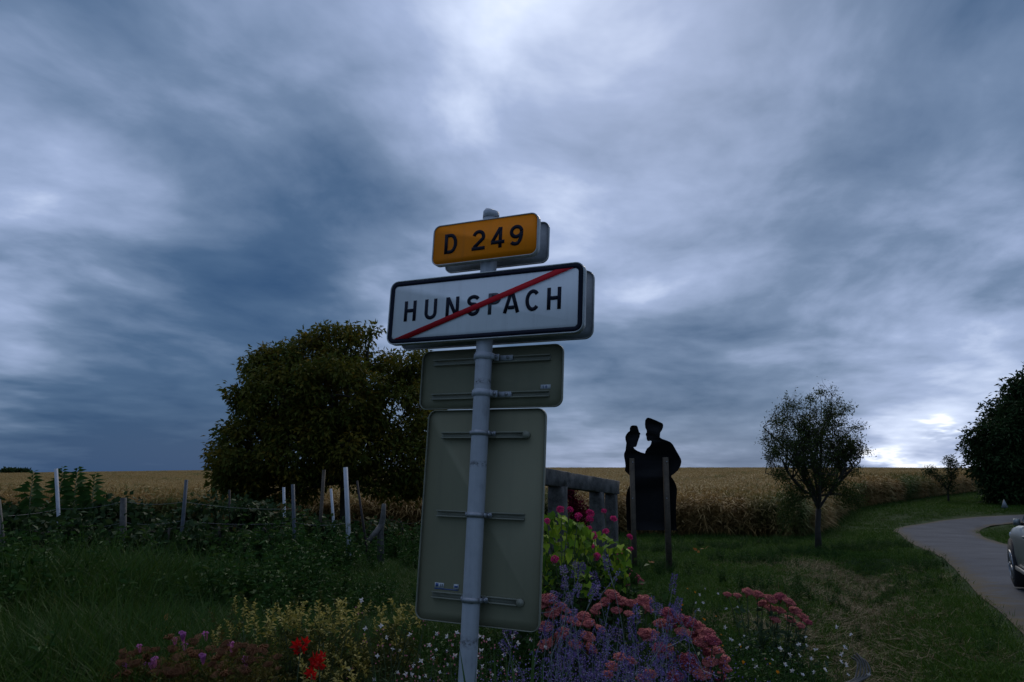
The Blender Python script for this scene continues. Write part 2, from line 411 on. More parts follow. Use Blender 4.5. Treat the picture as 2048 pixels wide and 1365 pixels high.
def ground_mat():
    m, t = newmat('meadow_ground')
    g = t.n('ShaderNodeNewGeometry').outputs['Position']
    n1 = t.noise(g, 1.2, 6, .65); n2 = t.noise(g, 14, 5, .7)
    green = t.ramp(t.math('ADD', t.math('MULTIPLY', n1, .5), t.math('MULTIPLY', n2, .5)), [(.3, (.008, .018, .004)), (.55, (.016, .036, .008)), (.75, (.03, .055, .013))])
    soil = t.ramp(n2, [(.3, (.05, .036, .02)), (.7, (.12, .085, .045))])
    at = t.n('ShaderNodeAttribute', attribute_name='soil').outputs['Fac']
    f = t.math('ADD', at, t.math('MULTIPLY', t.math('SUBTRACT', n1, .5), 1.2), clamp=True)
    col = t.mix(t.ramp(f, [(.35, (0, 0, 0)), (.65, (1, 1, 1))]), green, soil)
    b = t.n('ShaderNodeBsdfPrincipled'); t.l(col, b.inputs['Base Color']); b.inputs['Roughness'].default_value = .95
    b.inputs['Specular IOR Level'].default_value = .1
    bp = t.n('ShaderNodeBump'); bp.inputs['Strength'].default_value = .8; bp.inputs['Distance'].default_value = .05
    t.l(n2, bp.inputs['Height']); t.l(bp.outputs[0], b.inputs['Normal'])
    finish(t, b.outputs[0]); return m
M['ground'] = ground_mat()
def asphalt():
    m, t = newmat('pale_asphalt')
    g = t.n('ShaderNodeNewGeometry').outputs['Position']
    n1 = t.noise(g, .7, 5, .6); n2 = t.noise(g, 60, 3, .7)
    col = t.ramp(t.math('ADD', t.math('MULTIPLY', n1, .6), t.math('MULTIPLY', n2, .4)), [(.3, (.048, .052, .061)), (.7, (.098, .103, .116))])
    edge = t.n('ShaderNodeAttribute', attribute_name='edge').outputs['Fac']; n3 = t.noise(g, 4.5, 5, .65)
    ef = t.ramp(t.math('MULTIPLY_ADD', t.math('SUBTRACT', n3, .5), .9, edge), [(.72, (0, 0, 0)), (1., (1, 1, 1))])
    col = t.mix(ef, col, (.085, .07, .045))
    pt = t.ramp(t.noise(g, .45, 2, .4), [(.60, (0, 0, 0)), (.63, (1, 1, 1))]); col = t.mix(t.math('MULTIPLY', pt, .35), col, (.05, .052, .056))
    b = t.n('ShaderNodeBsdfPrincipled'); t.l(col, b.inputs['Base Color']); b.inputs['Roughness'].default_value = .95; b.inputs['Specular IOR Level'].default_value = .08
    bp = t.n('ShaderNodeBump'); bp.inputs['Strength'].default_value = .4; bp.inputs['Distance'].default_value = .01
    t.l(n2, bp.inputs['Height']); t.l(bp.outputs[0], b.inputs['Normal'])
    finish(t, b.outputs[0]); return m
M['asphalt'] = asphalt()
# ------------------------------------------------------------------ ground, road
def catmull(pts, per=10):
    p = np.array(pts, float); p = np.vstack([2*p[0]-p[1], p, 2*p[-1]-p[-2]]); out = []
    for i in range(1, len(p)-2):
        for k in range(per):
            t = k/per; a, b, c, d = p[i-1], p[i], p[i+1], p[i+2]
            out.append(.5*((2*b)+(c-a)*t+(2*a-5*b+4*c-d)*t*t+(3*b-a-3*c+d)*t**3))
    out.append(p[-2]); return np.array(out)
RL = catmull([(1.5, -1), (4.4, 6.2), (5.73, 8.86), (7.51, 12.7), (11.87, 21.55), (15.2, 29.5), (17.6, 35), (18.6, 37.6), (20, 39.4), (21.9, 40.8), (23.94, 42.07), (29.33, 44.04), (44, 47)])
RR = catmull([(5.0, -2.6), (7.4, 4.7), (8.7, 7.4), (10.5, 11.3), (14.9, 20.6), (17.9, 27.6), (20.3, 33.2), (21.6, 35.6), (22.7, 37.4), (24.0, 38.9), (25.2, 39.8), (29.8, 41.6), (44.6, 44.8)])
RC = (RL+RR)/2
def road_d(x, y): return seg_dist(x, y, [tuple(p) for p in RC[::4]])
CORN_EDGE = np.array([(-400, 40), (-60, 36), (-30, 34), (-14, 33.5), (5, 34.3), (9.2, 33.3), (12, 32.2), (14.3, 35.5), (16.9, 41), (21.4, 48.6), (25.5, 52), (32, 60), (47, 77), (90, 125), (400, 470)], float)
def corn_front(x): return np.interp(x, CORN_EDGE[:, 0], CORN_EDGE[:, 1])
DRY = [(3.5, 8.2, .75), (4.2, 9.6, .85), (4.9, 11.2, .9), (5.7, 13.0, .9), (6.6, 15.2, 1.0), (7.4, 17.8, 1.3), (3.1, 9.2, .6)]
def dryness(x, y):
    f = np.zeros(np.shape(x))
    for cx, cy, r in DRY: f = np.maximum(f, np.exp(-(((x-cx)**2+(y-cy)**2)/r**2)))
    return f
def ground():
    ys = np.concatenate([np.linspace(-40, 2, 40), np.arange(2.25, 30, .25), 30*np.geomspace(1.01, 120, 110)])
    ks = np.concatenate([np.linspace(-6, -1.2, 14), np.linspace(-1.15, 1.15, 170), np.linspace(1.2, 6, 14)])
    Y, K = np.meshgrid(ys, ks, indexing='ij'); X = K*(np.maximum(Y, 0)*.9+9)
    Z = Tz(X, Y); n, m = Y.shape
    # the road bed: press the meadow a little below the asphalt
    Z = Z-.05*(road_d(X, Y) < 1.35)
    V = np.stack([X, Y, Z], -1).reshape(-1, 3)
    i = (np.arange(n-1)[:, None]*m+np.arange(m-1)[None]).ravel()
    F = np.concatenate([np.stack([i, i+1, i+m+1], 1), np.stack([i, i+m+1, i+m], 1)])
    me = tri_mesh('ground', V, F, None, M['ground'], True)
    a = me.attributes.new('soil', 'FLOAT', 'POINT')
    s = np.maximum(dryness(X, Y)*.62, 1.0*(Y > corn_front(X)-.3)*(Y < 300))
    a.data.foreach_set('value', s.ravel().astype(np.float32))
    tag(link(bpy.data.objects.new('ground', me)), kind='structure')
ground()
def road():
    V = []; F = []; n = len(RL); W = 9
    for a, b in zip(RL, RR):
        for k in range(W):
            q = a+(b-a)*k/(W-1); cam_ = .035*(1-(2*k/(W-1)-1)**2)
            V.append((q[0], q[1], T(q[0], q[1])+.015+cam_))
    for i in range(n-1):
        for k in range(W-1):
            a = i*W+k; F += [(a, a+1, a+W+1), (a, a+W+1, a+W)]
    me = tri_mesh('road', V, F, None, M['asphalt'], True)
    a = me.attributes.new('edge', 'FLOAT', 'POINT'); a.data.foreach_set('value', np.tile(np.abs(np.linspace(-1, 1, W)), n).astype(np.float32))
    tag(link(bpy.data.objects.new('road', me)), kind='structure')
road()

# ------------------------------------------------------------------ scattering (geometry nodes) for what nobody could count
def source_collection(name, meshes):
    c = bpy.data.collections.new(name)
    for i, me in enumerate(meshes):
        o = bpy.data.objects.new('%s_%02d' % (name, i), me); c.objects.link(o)
    return c
def scatter(name, pts, scl, rotz, idx, coll, label, cat, mat, tilt=.12):
    me = bpy.data.meshes.new(name); n = len(pts)
    me.vertices.add(n); me.vertices.foreach_set('co', np.asarray(pts, np.float32).ravel())
    for nm, ty, key, arr in (('scl', 'FLOAT', 'value', scl), ('idx', 'INT', 'value', idx)):
        a = me.attributes.new(nm, ty, 'POINT'); a.data.foreach_set(key, np.asarray(arr, np.float32 if ty == 'FLOAT' else np.int32))
    a = me.attributes.new('rot', 'FLOAT_VECTOR', 'POINT')
    rv = np.stack([rng.normal(0, tilt, n), rng.normal(0, tilt, n), rotz], 1)
    a.data.foreach_set('vector', rv.astype(np.float32).ravel())
    me.materials.append(mat)
    o = link(bpy.data.objects.new(name, me)); tag(o, label, cat, kind='stuff')
    ng = bpy.data.node_groups.new(name, 'GeometryNodeTree')
    ng.interface.new_socket('Geometry', in_out='INPUT', socket_type='NodeSocketGeometry')
    ng.interface.new_socket('Geometry', in_out='OUTPUT', socket_type='NodeSocketGeometry')
    N = ng.nodes; gi = N.new('NodeGroupInput'); go = N.new('NodeGroupOutput')
    ci = N.new('GeometryNodeCollectionInfo'); ci.inputs['Collection'].default_value = coll
    ci.inputs['Separate Children'].default_value = True; ci.inputs['Reset Children'].default_value = True
    ip = N.new('GeometryNodeInstanceOnPoints'); ip.inputs['Pick Instance'].default_value = True
    def na(nm, ty):
        x = N.new('GeometryNodeInputNamedAttribute'); x.data_type = ty; x.inputs['Name'].default_value = nm; return x.outputs['Attribute']
    L = ng.links.new
    L(gi.outputs[0], ip.inputs['Points']); L(ci.outputs[0], ip.inputs['Instance']); L(na('idx', 'INT'), ip.inputs['Instance Index'])
    L(na('rot', 'FLOAT_VECTOR'), ip.inputs['Rotation']); L(na('scl', 'FLOAT'), ip.inputs['Scale']); L(ip.outputs[0], go.inputs[0])
    md = o.modifiers.new('scatter', 'NODES'); md.node_group = ng
    return o

def corn_plant(mb, x, y, h, leaves=9, seg=4, stalk=True):
    th = random.random()*6.28; lean = np.array([random.gauss(0, .06), random.gauss(0, .06), 1])
    if stalk: mb.tube([(x, y, 0), (x+lean[0]*h*.5, y+lean[1]*h*.5, h*.5), (x+lean[0]*h, y+lean[1]*h, h*.9)], [.014, .011, .005], 3, cap=False)
    zs = np.linspace(.18, .85, leaves)*h*(1 if stalk else 1); Pn = []; D = []
    for i, z in enumerate(zs):
        a = th+(i % 2)*math.pi+random.gauss(0, .35); Pn.append((x+lean[0]*z, y+lean[1]*z, z)); D.append((math.cos(a)*.75, math.sin(a)*.75, random.uniform(.35, 1.0)))
    add_blades(mb, Pn, D, rng.uniform(.42, .72, leaves), rng.uniform(.05, .085, leaves), rng.uniform(.55, 1.25, leaves), seg)
    k = 5; top = (x+lean[0]*h*.9, y+lean[1]*h*.9, h*.88)
    Dt = rng.normal(0, .35, (k, 3)); Dt[:, 2] = 1
    add_blades(mb, [top]*k, Dt, rng.uniform(.16, .3, k), .022, .25, 2)
def corn():
    near, far = [], []
    for i in range(7):
        mb = MB(); corn_plant(mb, 0, 0, random.uniform(1.75, 2.05), 11)
        # husked ear
        a = random.random()*6.28; z = random.uniform(.75, 1.0)
        mb.tube([(.015*math.cos(a), .015*math.sin(a), z), (.07*math.cos(a), .07*math.sin(a), z+.08), (.12*math.cos(a), .12*math.sin(a), z+.16-.2*random.random())], [.012, .028, .006], 5, r=1.0)
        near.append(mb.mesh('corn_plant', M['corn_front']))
    for i in range(5):
        mb = MB()
        for j in range(9):
            corn_plant(mb, random.uniform(-.75, .75), random.uniform(-.75, .75), random.uniform(1.72, 2.02), 6, 3, False)
        far.append(mb.mesh('corn_clump', M['corn']))
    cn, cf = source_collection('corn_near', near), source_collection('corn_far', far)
    # front rows, plant by plant
    pts = []
    for _ in range(9):
        n = 9000; x = rng.uniform(-60, 75, n); dd = rng.exponential(4.0, n); dd = dd[:]; y = corn_front(x)+dd
        ok = (np.abs(x/y) < .78) & (dd < 22); pts.append(np.stack([x[ok], y[ok]], 1))
    pts = np.concatenate(pts)[:30000]; n = len(pts)
    z = Tz(pts[:, 0], pts[:, 1]); s = rng.uniform(.85, 1.08, n)*(1-.25*np.exp(-(pts[:, 1]-corn_front(pts[:, 0]))/.6)*rng.random(n))
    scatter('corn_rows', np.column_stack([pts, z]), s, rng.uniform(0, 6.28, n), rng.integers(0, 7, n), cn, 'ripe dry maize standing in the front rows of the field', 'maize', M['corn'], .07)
    pts = []
    y = np.sqrt(rng.uniform(42**2, 300**2, 62000)); x = rng.uniform(-.8, .8, len(y))*y
    ok = y > corn_front(x)+6; x, y = x[ok], y[ok]
    scatter('corn_field', np.column_stack([x, y, Tz(x, y)]), rng.uniform(.94, 1.05, len(x)), rng.uniform(0, 6.28, len(x)), rng.integers(0, 5, len(x)), cf,
            'golden maize field rising to the horizon behind the silhouette couple', 'maize field', M['corn'], .02)
corn()

def grass():
    lawn, tall, herb, dry = [], [], [], []
    for i in range(5):
        mb = MB(); n = 34; a = rng.uniform(0, 6.28, n); r = np.sqrt(rng.random(n))*.16
        D = np.stack([rng.normal(0, .4, n), rng.normal(0, .4, n), np.ones(n)], 1)
        add_blades(mb, np.stack([r*np.cos(a), r*np.sin(a), np.full(n, -.02)], 1), D, rng.uniform(.05, .13, n), rng.uniform(.006, .011, n), rng.uniform(.1, .6, n), 2)
        lawn.append(mb.mesh('lawn_tuft', M['grass']))
        mb = MB(); n = 70; a = rng.uniform(0, 6.28, n); r = np.sqrt(rng.random(n))*.19
        D = np.stack([rng.normal(0, .35, n), rng.normal(0, .35, n), np.ones(n)], 1)
        add_blades(mb, np.stack([r*np.cos(a), r*np.sin(a), np.full(n, -.03)], 1), D, rng.uniform(.16, .55, n), rng.uniform(.006, .012, n), rng.uniform(.15, .8, n), 3)
        tall.append(mb.mesh('tall_tuft', M['grass_tall']))
        mb = MB(); n = 40; k = 8
        for j in range(k):
            a = random.random()*6.28; h = random.uniform(.25, .6); tip = np.array([math.cos(a)*.18, math.sin(a)*.18, h])
            mb.tube([(0, 0, -.02), tip*.5+np.array([0, 0, .05]), tip], [.005, .004, .002], 3, cap=False)
            m = 16; t = rng.uniform(.15, 1, m)[:, None]; Pn = tip*t
            add_leaves(mb, Pn, np.stack([rng.normal(0, 1, m), rng.normal(0, 1, m), rng.uniform(-.1, .7, m)], 1), rng.uniform(.03, .08, m), rng.uniform(.014, .032, m), droop=.2)
        herb.append(mb.mesh('herb', M['weed']))
        mb = MB(); n = 26; a = rng.uniform(0, 6.28, n); r = np.sqrt(rng.random(n))*.2
        D = np.stack([rng.normal(0, 1.2, n), rng.normal(0, 1.2, n), np.full(n, .35)], 1)
        add_blades(mb, np.stack([r*np.cos(a), r*np.sin(a), np.full(n, .01)], 1), D, rng.uniform(.06, .16, n), rng.uniform(.005, .009, n), rng.uniform(0, .2, n), 2)
        dry.append(mb.mesh('dry_tuft', M['grass_dry']))
    def wedge(n, y0, y1, k0, k1):
        y = np.sqrt(rng.uniform(y0**2, y1**2, n)); return rng.uniform(k0, k1, n)*y, y
    def bare(x, y): return (road_d(x, y) > 1.84+np.clip(rng.normal(0, .09, len(x)), -.14, .3)) & (y < corn_front(x)-.2)
    # lawn everywhere, thin with distance
    X, Y = [], []
    for n, a, b in ((16000, 4.5, 12), (24000, 12, 24), (17000, 24, 36), (22000, 36, 72)):
        x, y = wedge(n, a, b, -.12 if a < 36 else .2, .85); X.append(x); Y.append(y)
    x = np.concatenate(X); y = np.concatenate(Y)
    dn = dryness(x, y); ok = bare(x, y) & (rng.random(len(x)) > dn*.62); x, y = x[ok], y[ok]
    s = rng.uniform(.7, 1.4, len(x))*(1+np.clip((y-20)/30, 0, 1.2))
    scatter('lawn', np.column_stack([x, y, Tz(x, y)]), s, rng.uniform(0, 6.28, len(x)), rng.integers(0, 5, len(x)), source_collection('lawn_tufts', lawn),
            'short green grass of the verge between flower bed and road', 'grass', M['grass'])
    x, y = wedge(22000, 5, 22, .1, .8); dn = dryness(x, y); ok = bare(x, y) & (rng.random(len(x)) < dn*.72); x, y = x[ok], y[ok]
    scatter('mown_dry_grass', np.column_stack([x, y, Tz(x, y)]), rng.uniform(.7, 1.5, len(x)), rng.uniform(0, 6.28, len(x)), rng.integers(0, 5, len(x)), source_collection('dry_tufts', dry),
            'straw coloured mown grass lying in the roadside ditch', 'dry grass', M['grass_dry'])
    X, Y = [], []
    for n, a, b in ((9500, 4.5, 10), (13000, 10, 20), (6000, 20, 33)):
        x, y = wedge(n, a, b, -.85, -.02); X.append(x); Y.append(y)
    x = np.concatenate(X); y = np.concatenate(Y)
    s = rng.uniform(.6, 1.45, len(x))*(1-.5*np.exp(-((x+1.6)/1.8)**2)*sstep(7, 9, y))*(1+.35*np.sin(x*1.1+1)*np.sin(y*.8))*(1+.6*sstep(-2.2, -4.5, x)*(1-sstep(12.5, 14.5, y)))
    scatter('tall_grass', np.column_stack([x, y, Tz(x, y)]), s, rng.uniform(0, 6.28, len(x)), rng.integers(0, 5, len(x)), source_collection('tall_tufts', tall),
            'rank dark green grass filling the vineyard on the left', 'grass', M['grass_tall'])
    x, y = wedge(5600, 5, 24, -.85, -.05); ok = (np.sin(x*1.7+.6*y)+np.sin(y*1.3-x*.7)+rng.normal(0, .5, len(x)) > .55); x, y = x[ok], y[ok]; s = rng.uniform(.6, 2.1, len(x))*(.42+.58*sstep(-1, -4, x))
    scatter('weeds', np.column_stack([x, y, Tz(x, y)]), s, rng.uniform(0, 6.28, len(x)), rng.integers(0, 5, len(x)), source_collection('herbs', herb),
            'leafy weeds among the grass of the vineyard', 'weeds', M['weed'])
    # clover and coarse weeds dotted through the lawn
    x, y = wedge(5200, 7, 30, .02, .62); ok = bare(x, y) & (np.sin(x*1.9+y*.5)+np.sin(y*1.1-x*1.2)+rng.normal(0, .6, len(x)) > .7) & (dryness(x, y) < .5); x, y = x[ok], y[ok]
    scatter('lawn_weeds', np.column_stack([x, y, Tz(x, y)]), rng.uniform(.22, .6, len(x)), rng.uniform(0, 6.28, len(x)), rng.integers(0, 5, len(x)), source_collection('lawn_herbs', herb),
            'coarse leafy weeds dotted through the short grass', 'weeds', M['weed'])
    n = 1500; y = rng.uniform(3.9, 7.6, n); x = rng.uniform(-.42, .40, n)*y; ok = (x < 2.9) & (rng.random(n) < 1-sstep(6.2, 7.6, y)*.7); x, y = x[ok], y[ok]
    scatter('bed_ground_cover', np.column_stack([x, y, Tz(x, y)]), rng.uniform(.35, .8, len(x)), rng.uniform(0, 6.28, len(x)), rng.integers(0, 5, len(x)), source_collection('bed_herbs', herb),
            'low green leaves covering the soil of the flower bed', 'ground cover', M['weed'])
    # ragged verge weeds along the corn edge and beyond the road
    n = 2600; x = rng.uniform(-40, 48, n); y = corn_front(x)-rng.exponential(.7, n)
    ok = bare(x, y); x, y = x[ok], y[ok]
    scatter('field_margin_weeds', np.column_stack([x, y, Tz(x, y)]), rng.uniform(.4, 1.1, len(x)), rng.uniform(0, 6.28, len(x)), rng.integers(0, 5, len(x)), source_collection('margin_tufts', tall),
            'low grass along the foot of the maize', 'grass', M['grass_tall'])
M['grass'] = leafy('lawn_blade', [(0, (.022, .052, .007)), (.6, (.046, .096, .012)), (1, (.10, .145, .026))], .25, patch=(.55, (.08, .072, .025), .66))
M['grass_tall'] = leafy('tall_grass_blade', [(0, (.018, .044, .008)), (.6, (.036, .076, .013)), (.9, (.06, .10, .02)), (1, (.14, .11, .035))], .25)
M['grass_dry'] = leafy('dry_grass_blade', [(0, (.075, .055, .028)), (.6, (.13, .10, .05)), (1, (.22, .17, .085))], .2)
grass()
# ------------------------------------------------------------------ the sign post
def rrect(cx, cz, w, h, r, n=6):
    out = []
    for sx, sz, a0 in ((1, 1, 0), (-1, 1, 90), (-1, -1, 180), (1, -1, 270)):
        for k in range(n+1):
            a = R_(a0+90*k/n); out.append((cx+sx*(w/2-r)+r*math.cos(a), cz+sz*(h/2-r)+r*math.sin(a)))
    return out
def slab(mb, pts, y0, y1, r=None):
    """extrude an outline lying in the x-z plane from y0 (front) to y1"""
    n = len(pts); V = [(x, y0, z) for x, z in pts]+[(x, y1, z) for x, z in pts]
    c = np.mean(pts, axis=0)
    F = [(i, (i+1) % n, n+(i+1) % n, n+i) for i in range(n)]
    mb.poly(V, F+[tuple(range(n))[::-1], tuple(range(n, 2*n))], r)
def ring(mb, outer, inner, y0, y1, r=None):
    n = len(outer); V = [(x, y0, z) for x, z in outer]+[(x, y0, z) for x, z in inner]+[(x, y1, z) for x, z in outer]+[(x, y1, z) for x, z in inner]
    F = []
    for i in range(n):
        j = (i+1) % n
        F += [(i, j, n+j, n+i), (2*n+i, 3*n+i, 3*n+j, 2*n+j), (i, 2*n+i, 2*n+j, j), (n+i, n+j, 3*n+j, 3*n+i)]
    mb.poly(V, F, r)
def ribbon(mb, pts, w, y, closed=False):
    p = np.array(pts, float); p = p[np.concatenate([[True], np.linalg.norm(np.diff(p, axis=0), axis=1) > 1e-5])]; n = len(p)
    tg = np.array([unit((p[min(i+1, n-1)]-p[i]) if i == 0 else (p[i]-p[i-1]) if i == n-1 else unit(p[i+1]-p[i])+unit(p[i]-p[i-1])) for i in range(n)])
    V = []
    for i in range(n):
        nm = np.array([-tg[i][1], tg[i][0]]); s = 1.
        if 0 < i < n-1:
            c = abs(np.dot(unit(p[i+1]-p[i]), tg[i])); s = 1/max(c, .5)
        for sg in (1, -1): q = p[i]+nm*sg*w/2*s; V.append((q[0], y, q[1]))
    n0 = len(V); V += [(a, y+.0012, c) for a, b, c in V]
    F = []
    for i in range(n-1):
        a = 2*i; F += [(a, a+2, a+3, a+1), (n0+a, n0+a+1, n0+a+3, n0+a+2), (a, n0+a, n0+a+2, a+2), (a+1, a+3, n0+a+3, n0+a+1)]
    F += [(0, 1, n0+1, n0), (n0-2, 2*n0-2, 2*n0-1, n0-1)]
    mb.poly(V, F)
def arc(cx, cz, rx, rz, a0, a1, n=12):
    return [(cx+rx*math.cos(R_(a0+(a1-a0)*k/n)), cz+rz*math.sin(R_(a0+(a1-a0)*k/n))) for k in range(n+1)]
def glyph(ch, w, t):
    """stroke centre lines of a road sign capital, height 1, overall width w, stroke t"""
    l, r, b, tp = t/2, w-t/2, t/2, 1-t/2; m = w/2; rx = (r-l)/2
    if ch == 'H': return [[(l, 0), (l, 1)], [(r, 0), (r, 1)], [(l+t/2, .52), (r-t/2, .52)]]
    if ch == 'U': return [[(l, 1)]+arc(m, b+rx, rx, rx, 180, 360)+[(r, 1)]]
    if ch == 'N': return [[(l, 0), (l, 1)], [(r, 0), (r, 1)], [(l+.02, .97), (r-.02, .03)]]
    if ch == 'S': return [arc(m, .735, rx, .265-t/2, 20, 270, 14)+arc(m, .235+t/2, rx, .235, 90, -160, 14)]
    if ch == 'P': return [[(l, 0), (l, 1)], [(l+t/2, tp), (r-.26, tp)]+arc(r-.22, .73, .22, .27-t/2, 90, -90)+[(l+t/2, .46+t/2)]]
    if ch == 'A': return [[(.03, 0), (m-.02, 1)], [(w-.03, 0), (m+.02, 1)], [(.2, .25), (w-.2, .25)]]
    if ch == 'C': return [arc(m+.02, .5, rx+.02, .5-t/2, 42, 318, 20)]
    if ch == 'D': return [[(l, 0), (l, 1)], [(l+t/2, tp), (m-.02, tp)]+arc(m-.02, .5, r-m+.02, .5-t/2, 90, -90, 14)+[(l+t/2, b)]]
    if ch == '2': return [arc(m, 1-t/2-rx, rx, rx, 165, -25, 12)+[(l+.02, b+.06)], [(0, b), (w, b)]]
    if ch == '4': return [[(r-.10, 0), (r-.10, 1)], [(r-.12, .97), (l, .31)], [(0.02, .28), (w+.03, .28)]]
    if ch == '9': return [arc(m, 1-t/2-rx*.95, rx, rx*.95, 0, 360, 20), arc(m, .5+.12, rx, .62-t/2, -6, -70, 8)+arc(m-.03, .27, rx*.95, .27-t/2, -80, -150, 8)]
    if ch == 'E': return [[(l, 0), (l, 1)], [(l+t/2, b), (w, b)], [(l+t/2, .5), (w*.9, .5)], [(l+t/2, tp), (w, tp)]]
    return []
def write(parent, ch, x0, z0, h, w, y, mat, t=.17):
    mb = MB()
    for i, st in enumerate(glyph(ch, w/h, t)): ribbon(mb, [(x0+a*h, z0+c*h) for a, c in st], t*h, y-.0002*i)
    return mb.obj('letter' if ch.isalpha() else 'digit', mat, parent)
def sign_post():
    yaw, lean, fwd = R_(-25.177), R_(.884), R_(-3.783)
    Rm = Matrix.Rotation(yaw, 3, 'Z') @ Matrix.Rotation(fwd, 3, 'X') @ Matrix.Rotation(lean, 3, 'Y')
    E0 = Vector((-.1499, 3.3497, EYE)); DV = 1.72
    base = E0 + Rm @ Vector((0, 0, -DV))
    root = empty('road_sign', base, 'leaning grey sign post with orange route plate above white struck-out town name plate', 'road sign')
    root.rotation_euler = Rm.to_euler()
    def Z(v): return v+DV
    # pole with a plastic plug
    mb = MB(); mb.tube([(0, 0, -.05), (0, 0, 1.0), (0, 0, 2.0), (0, 0, Z(1.205))], .038, 28); pole = mb.obj('pole', M['pole'], root, smooth=False)
    for p in pole.data.polygons: p.use_smooth = abs(p.normal.z) < .5
    mb = MB(); mb.tube([(0, 0, Z(1.190)), (0, 0, Z(1.222)), (.002, 0, Z(1.232)), (.004, 0, Z(1.235))], [.0395, .0385, .03, .006], 22); mb.obj('pole_cap', M['galv'], pole)
    Fy, By = -.0543, .068
    # front faces
    def front(name, cu, cv, w, h, rad, face, border):
        mb = MB(); slab(mb, rrect(cu, Z(cv), w-.006, h-.006, rad-.003), Fy, Fy+.003); p = mb.obj(name, M['panel_grey'], root)
        mb = MB(); ring(mb, rrect(cu, Z(cv), w, h, rad), rrect(cu, Z(cv), w-.009, h-.009, rad-.0045), Fy-.0035, Fy+.026); mb.obj('rim', M['rim'], p)
        mb = MB(); slab(mb, rrect(cu, Z(cv), w-.0095, h-.0095, rad-.005), Fy-.0012, Fy-.0002); mb.obj('face', face, p)
        if border:
            mb = MB(); ring(mb, rrect(cu, Z(cv), w-.0115, h-.0115, rad-.006), rrect(cu, Z(cv), w-.054, h-.054, max(.012, rad-.026)), Fy-.0026, Fy-.0014); mb.obj('border', M['ink'], p)
        return p
    yp = front('route_plate', -.0035, 1.0645, .55, .203, .036, M['yellow_face'], False); yp['label'] = 'orange route number plate reading D 249'
    for ch, x in (('D', -.213), ('2', -.064), ('4', .034), ('9', .131)): write(yp, ch, x, Z(1.0165), .1, .068, Fy-.0026, M['ink'])
    wp = front('town_plate', -.002, .7475, 1.0, .316, .042, M['white_face'], True); wp['label'] = 'white town plate reading HUNSPACH struck through in red'
    for ch, x, w in (('H', -.413, .066), ('U', -.299, .066), ('N', -.184, .070), ('S', -.072, .067), ('P', .038, .064), ('A', .119, .071), ('C', .223, .068), ('H', .327, .066)):
        write(wp, ch, x, Z(.700), .1, w, Fy-.0026, M['ink_worn'] if ch == 'P' else M['ink'])
    mb = MB(); slab(mb, [(-.462, Z(.616)), (-.375, Z(.616)), (.450, Z(.880)), (.363, Z(.880))], Fy-.0052, Fy-.0042); mb.obj('red_bar', M['red'], wp)
    # plates for the opposite direction: only their backs are seen
    def rear(name, cu, cv, w, h, rad, mat, bead, label):
        mb = MB(); slab(mb, rrect(cu, Z(cv), w-.003, h-.003, rad-.0015), By, By+.003); p = mb.obj(name, mat, root); p['label'] = label
        mb = MB(); ring(mb, rrect(cu, Z(cv), w, h, rad), rrect(cu, Z(cv), w-.007, h-.007, rad-.0035), By-bead, By+.005); mb.obj('rim', M['rim'] if mat is M['panel_grey'] else M['panel_edge'], p)
        return p
    rear('route_plate', 0, 1.066, .55, .203, .036, M['panel_grey'], .006, 'grey back of the route plate facing away')
    rear('town_plate', .0005, .747, 1.0, .316, .042, M['panel_grey'], .006, 'grey back of the town plate facing away')
    b1 = rear('direction_plate', -.001, .433, .730, .283, .040, M['panel_back'], .010, 'olive grey back of the wide upper plate')
    b2 = rear('tall_plate', -.010, -.179, .602, .933, .040, M['panel_back'], .010, 'olive grey back of the tall lower plate')
    def rail(p, x0, x1, v, cap):
        mb = MB()
        mb.box(((x0+x1)/2, By-.002, Z(v)), (x1-x0, .003, .026)); 
        for s in (-1, 1): mb.box(((x0+x1)/2, By-.010, Z(v)+s*.0115), (x1-x0, .0125, .006))
        if cap: mb.tube([(x1-.004, By-.018, Z(v)), (x1-.004, By-.001, Z(v))], .017, 12)
        mb.obj('rail', M['panel_edge'], p)
    for v, cap in ((.515, 0), (.351, 0)): rail(b1, -.30, .302, v, cap)
    for v, cap in ((.170, 1), (-.183, 0), (-.534, 1)): rail(b2, -.232, .205, v, cap)
    # clamps
    for v, big in ((.520, 1), (.352, 1), (.172, 0), (-.183, 0), (-.534, 0)):
        mb = MB(); hh = .030 if big else .022
        o = [(.0415*math.cos(R_(a)), .0415*math.sin(R_(a))) for a in range(0, 360, 12)]
        n = len(o); V = [(x, y, Z(v)-hh/2) for x, y in o]+[(x, y, Z(v)+hh/2) for x, y in o]+[(x*.93, y*.93, Z(v)-hh/2) for x, y in o]+[(x*.93, y*.93, Z(v)+hh/2) for x, y in o]
        F = []
        for i in range(n):
            j = (i+1) % n; F += [(i, j, n+j, n+i), (2*n+i, 3*n+i, 3*n+j, 2*n+j), (n+i, n+j, 3*n+j, 3*n+i), (i, 2*n+i, 2*n+j, j)]
        mb.poly(V, F)
        for s in (-1, 1):
            mb.box((s*.050, .030, Z(v)), (.024, .006, hh)); mb.box((s*.0445, .012, Z(v)), (.006, .042, hh*.9))
        if big: mb.box((.090, By-.012, Z(v)), (.062, .018, .024))
        c = mb.obj('clamp', M['galv'] if big else M['bolt'], root)
        for s in ((-1, 1) if not big else (-1, 1, 2)):
            mb = MB(); x = s*.052 if s < 2 else .10
            mb.tube([(x, .014 if s < 2 else By-.030, Z(v)), (x, .028 if s < 2 else By-.020, Z(v))], .0075, 6); mb.obj('bolt', M['bolt'], c)
    # stickers
    mb = MB(); mb.box((.281, By-.0010, Z(.383)), (.048, .0012, .020)); s1 = mb.obj('sticker', M['sticker'], b1)
